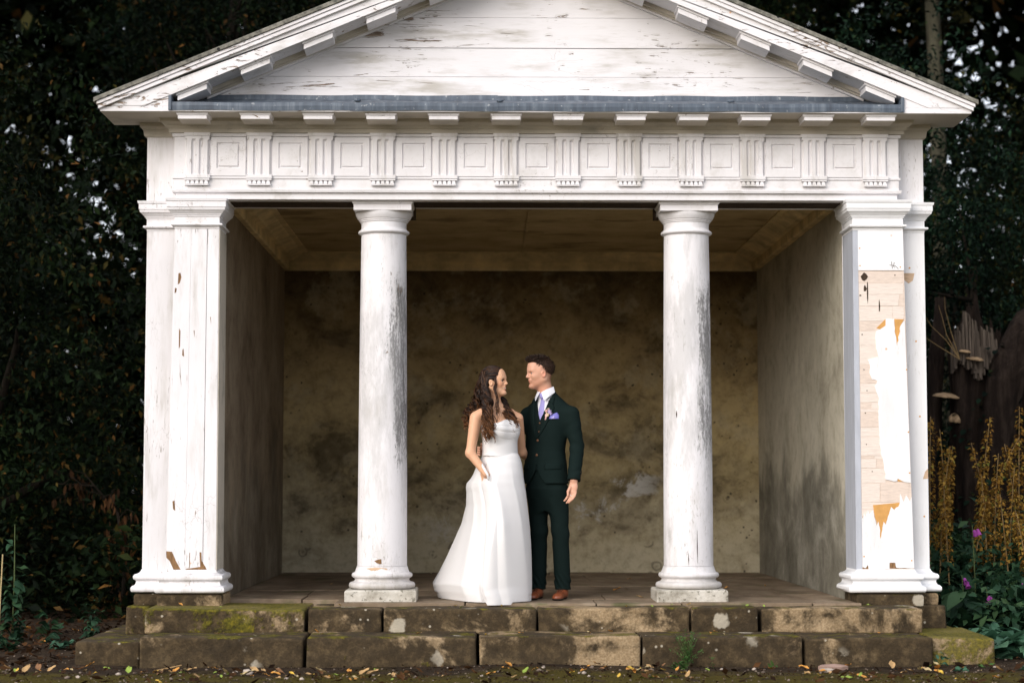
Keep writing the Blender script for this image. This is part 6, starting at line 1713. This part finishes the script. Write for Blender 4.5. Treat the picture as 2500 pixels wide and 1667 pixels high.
for z in zz:
    xl, xr_, hb_, shr = [np.interp(-z, -SK[:, 0], SK[:, i]) for i in (1, 2, 3, 4)]
    cx, ha = (xl+xr_)/2, (xr_-xl)/2; t = np.clip((1.06-z)/1.06, 0, 1)
    tg = R(-124)+(R(-86)-R(-124))*np.clip((.97-z)/.94, 0, 1)**.8       # the pocket fold runs down the columns' seam
    th = tg+ph_; c, s = np.cos(th), np.sin(th); tf = R(-100)+ph_
    on = np.clip((1.04-z)/.10, 0, 1)
    dl = 2*np.pi-ph_
    dep = np.exp(-dl/.50)*(.30*on)-.05*np.sin(np.pi*np.clip(ph_/.30, 0, 1))*on*(ph_ < .30)
    fold = 0*tf
    for fa, fw, fA_, fd in FOLDS:
        w_ = fw*(.55+.9*t); q_ = (tf-fa-fd*t+np.pi) % (2*np.pi)-np.pi
        fold = fold+fA_*np.exp(-np.abs(q_/w_)**1.5)*np.clip(t*2.2, .05, 1)*(1-.25*t)
    fold = fold-.05
    rr = 1-dep+fold*(.35+.65*np.abs(s))
    fl = .03*np.clip((.10-z)/.1, 0, 1)
    x = cx+ha*c*(1+fold*.15)-dep*.12*np.where(s < 0, 1, 0)*ha
    y = hb_*s*rr*(1+fl)+shr*np.clip(-c, 0, 1)**1.3+.02*t
    zo = np.where(z < .05, np.where(s < -.4, 0, .012), 0)
    V_.append(np.stack([x, y, np.full(len(ph_), z)+.012*np.sin(5*th)*np.clip(z/.1, 0, 1)*np.clip((.3-z)/.3, 0, 1)+zo], -1))
NT = len(ph_)
V_ = np.concatenate(V_); nz = len(zz); idx = np.arange(nz*NT).reshape(nz, NT)
F_ = np.stack([idx[:-1], idx[1:], np.roll(idx[1:], -1, 1), np.roll(idx[:-1], -1, 1)], -1).reshape(-1, 4)
# what hangs behind the step edge rests on the floor slab, the front hem overhangs it
V_[:, 2] = np.where(V_[:, 1] > -.24, np.maximum(V_[:, 2], .004), np.maximum(V_[:, 2], -.012))
sk = link_mesh('skirt', np_mesh('skirt', V_, F_[:, ::-1]), PM['dress'], bride, True)
# pocket mouth and the waist pleat that folds over it
MB().tube([(-.155, -.118, 1.035), (-.13, -.165, .985), (-.098, -.195, .93), (-.088, -.205, .885)], [.006, .010, .010, .005], 8).build('pocket_edge', PM['dress'], sk, smooth=True)
# --- hair: skull shell and long wavy locks
H = Body(np.arange(-.19, .08, .0034), np.arange(-.14, .11, .0034), np.arange(1.49, 1.76, .0034))
H.el(W(-.016, 0, .040), tuple(x*HS for x in (.110, .086, .098)), A, 0)
H.el(W(-.075, 0, -.005), tuple(x*HS for x in (.060, .080, .085)), A, .03)
H.el(W(.126, 0, -.052), tuple(x*HS for x in (.068, .14, .104)), A, .012, 'sub')
for t in (-1, 1): H.el(W(-.002, t*.096, -.034), tuple(x*HS for x in (.030, .04, .044)), A, .01, 'sub')
H2 = 0
hair = obj_of(H, 'hair', PM['hair_b'], bride)
Hm = Body(np.arange(-.30, .20, .006), np.arange(-.22, .20, .006), np.arange(1.12, 1.66, .006))
Hm.rc(W(-.085, 0, .02), (-.125, .045, 1.47), .050, .048, .02); Hm.rc((-.125, .045, 1.47), (-.165, .065, 1.36), .048, .034, .03)
Hm.rc(W(-.080, -.055, -.01), (-.098, -.092, 1.46), .022, .026, .02); Hm.rc((-.098, -.092, 1.46), (-.095, -.135, 1.31), .028, .018, .02); Hm.rc((-.095, -.135, 1.31), (-.088, -.160, 1.23), .018, .006, .02)
Hm.rc(W(-.05, .06, -.02), (.012, .05, 1.46), .024, .028, .02); Hm.rc((.012, .05, 1.46), (.085, -.03, 1.34), .028, .020, .02)
Hm.disp((-.3, -.3, 1.1), (.3, .3, 1.7), lambda X, Y, Z: .007*np.sin(70*X+38*Z+3*np.sin(40*Z))+.006*np.sin(80*Y-45*Z+X*30)+.004*np.sin(130*Z+60*X))
obj_of(Hm, 'hair_mass', PM['hair_core'], hair)
hr = random.Random(9)
def locks(name, clumps, f, parent, r=(.0030, .0055), per=6, spread=.007):
    """curls: each clump of strands shares one wavy path and phase"""
    V_, F_ = [], []; n = 48; base = 0
    for q_ in range(clumps):
        pts, waves, amp = f(); ph = hr.uniform(0, 6.28); P_ = np.array(pts, float); t = np.linspace(0, 1, n); kk = np.linspace(0, 1, len(P_))
        q = np.stack([np.interp(t, kk, P_[:, k]) for k in range(3)], -1)
        for _ in range(8): q[1:-1] = (q[:-2]+2*q[1:-1]+q[2:])/4
        for j in range(per):
            a = amp*np.clip((t-.15)/.35, 0, 1)*hr.uniform(.75, 1.25); w = 2*np.pi*waves*t+ph+hr.uniform(-.45, .45); o3 = np.array([hr.gauss(0, spread) for _ in range(3)])*np.array([1, 1, .6])
            fr = np.clip(.25+t*1.1, 0, 1.35)[:, None]
            p = q+o3*fr+np.stack([np.cos(w)*a, np.sin(w)*a*.8, .35*np.sin(w*1.1+1)*a], -1)
            rad = hr.uniform(*r)*np.clip(1.1-t*.45, 0, 1); rad[-4:] *= np.array([.8, .6, .35, .08]); rad[0] *= .6
            m_ = n-hr.randrange(0, 9); b = MB().tube([tuple(x) for x in p[:m_]], list(rad[:m_]), 4)
            V_ += [tuple(x) for x in b.v]; F_ += [tuple(i+base for i in f_) for f_ in b.f]; base += len(b.v)
    me = bpy.data.meshes.new(name); me.from_pydata(V_, [], F_); me.update()
    return tag(link_mesh(name, me, PM['hair_b'], parent, True), kind='stuff')
u_ = hr.uniform
def fA():                                                    # back and near side, behind the shoulder
    a = u_(-1, 1); root = W(u_(-.09, .02), a*.055, u_(.06, .125)); 
    mid = W(-.125+u_(-.02, .02), a*.075, u_(-.02, .03)); m2 = (u_(-.195, -.085), u_(-.08, .10), 1.475+u_(-.04, .04)); end = (u_(-.285, -.12), u_(-.06, .12), u_(1.22, 1.38))
    mid3 = ((m2[0]+end[0])/2-.01, (m2[1]+end[1])/2, (m2[2]+end[2])/2)
    return [root, mid, m2, mid3, end], u_(4, 6), u_(.012, .022)
def fB():                                                    # over the near shoulder to the chest
    root = W(u_(-.08, .0), -u_(.05, .08), u_(.03, .11)); mid = W(-.075+u_(-.02, .02), -.09, u_(-.06, -.01))
    m2 = (u_(-.125, -.075), u_(-.125, -.085), 1.46+u_(-.02, .02)); m3 = (u_(-.135, -.065), u_(-.165, -.125), 1.32); end = (u_(-.13, -.035), u_(-.185, -.15), u_(1.14, 1.27))
    return [root, mid, m2, m3, end], u_(4, 6), u_(.011, .019)
def fC():                                                    # far side, down over the other breast
    root = W(u_(-.08, .03), u_(.03, .08), u_(.03, .11)); mid = W(-.03+u_(-.02, .02), .085, -.06)
    m2 = (u_(-.02, .04), u_(.02, .07), 1.46+u_(-.02, .02)); m3 = (u_(.02, .10), u_(-.06, .03), 1.36); end = (u_(.06, .15), u_(-.11, -.02), u_(1.22, 1.33))
    return [root, mid, m2, m3, end], u_(4, 6), u_(.011, .019)
def fD():                                                    # strands framing the face
    root = W(.045+u_(-.015, .01), -u_(.03, .055), .095); mid = W(.035+u_(-.01, .008), -.082, .01); m2 = W(.022+u_(-.01, .012), -.088, -.075)
    m3 = (-.030+u_(-.01, .012), -.125, 1.42); end = (-.012+u_(-.02, .02), -.150, u_(1.27, 1.36))
    return [root, mid, m2, m3, end], u_(3, 4.5), u_(.006, .011)
def fE():                                                    # swept back over the skull to the knot
    a = u_(-1.45, 1.45); g = 1.03+u_(0, .05); f0 = .62+.30*abs(a)/1.45+u_(-.05, .05); pts = []
    for f in np.linspace(f0, 2.75, 7):
        pts.append(W(-.016+.112*g*math.cos(f), .088*g*math.sin(f)*math.sin(a), .040+.100*g*math.sin(f)*math.cos(a)-.02*max(0, f-1.8)))
    return pts, 2.5, .004
locks('hair_locks', 62, fA, hair); locks('hair_locks', 34, fB, hair); locks('hair_locks', 32, fC, hair); locks('hair_locks', 4, fD, hair, (.002, .0034), 4, .004); locks('hair_locks', 230, fE, hair, (.0025, .0042), 1, .001)
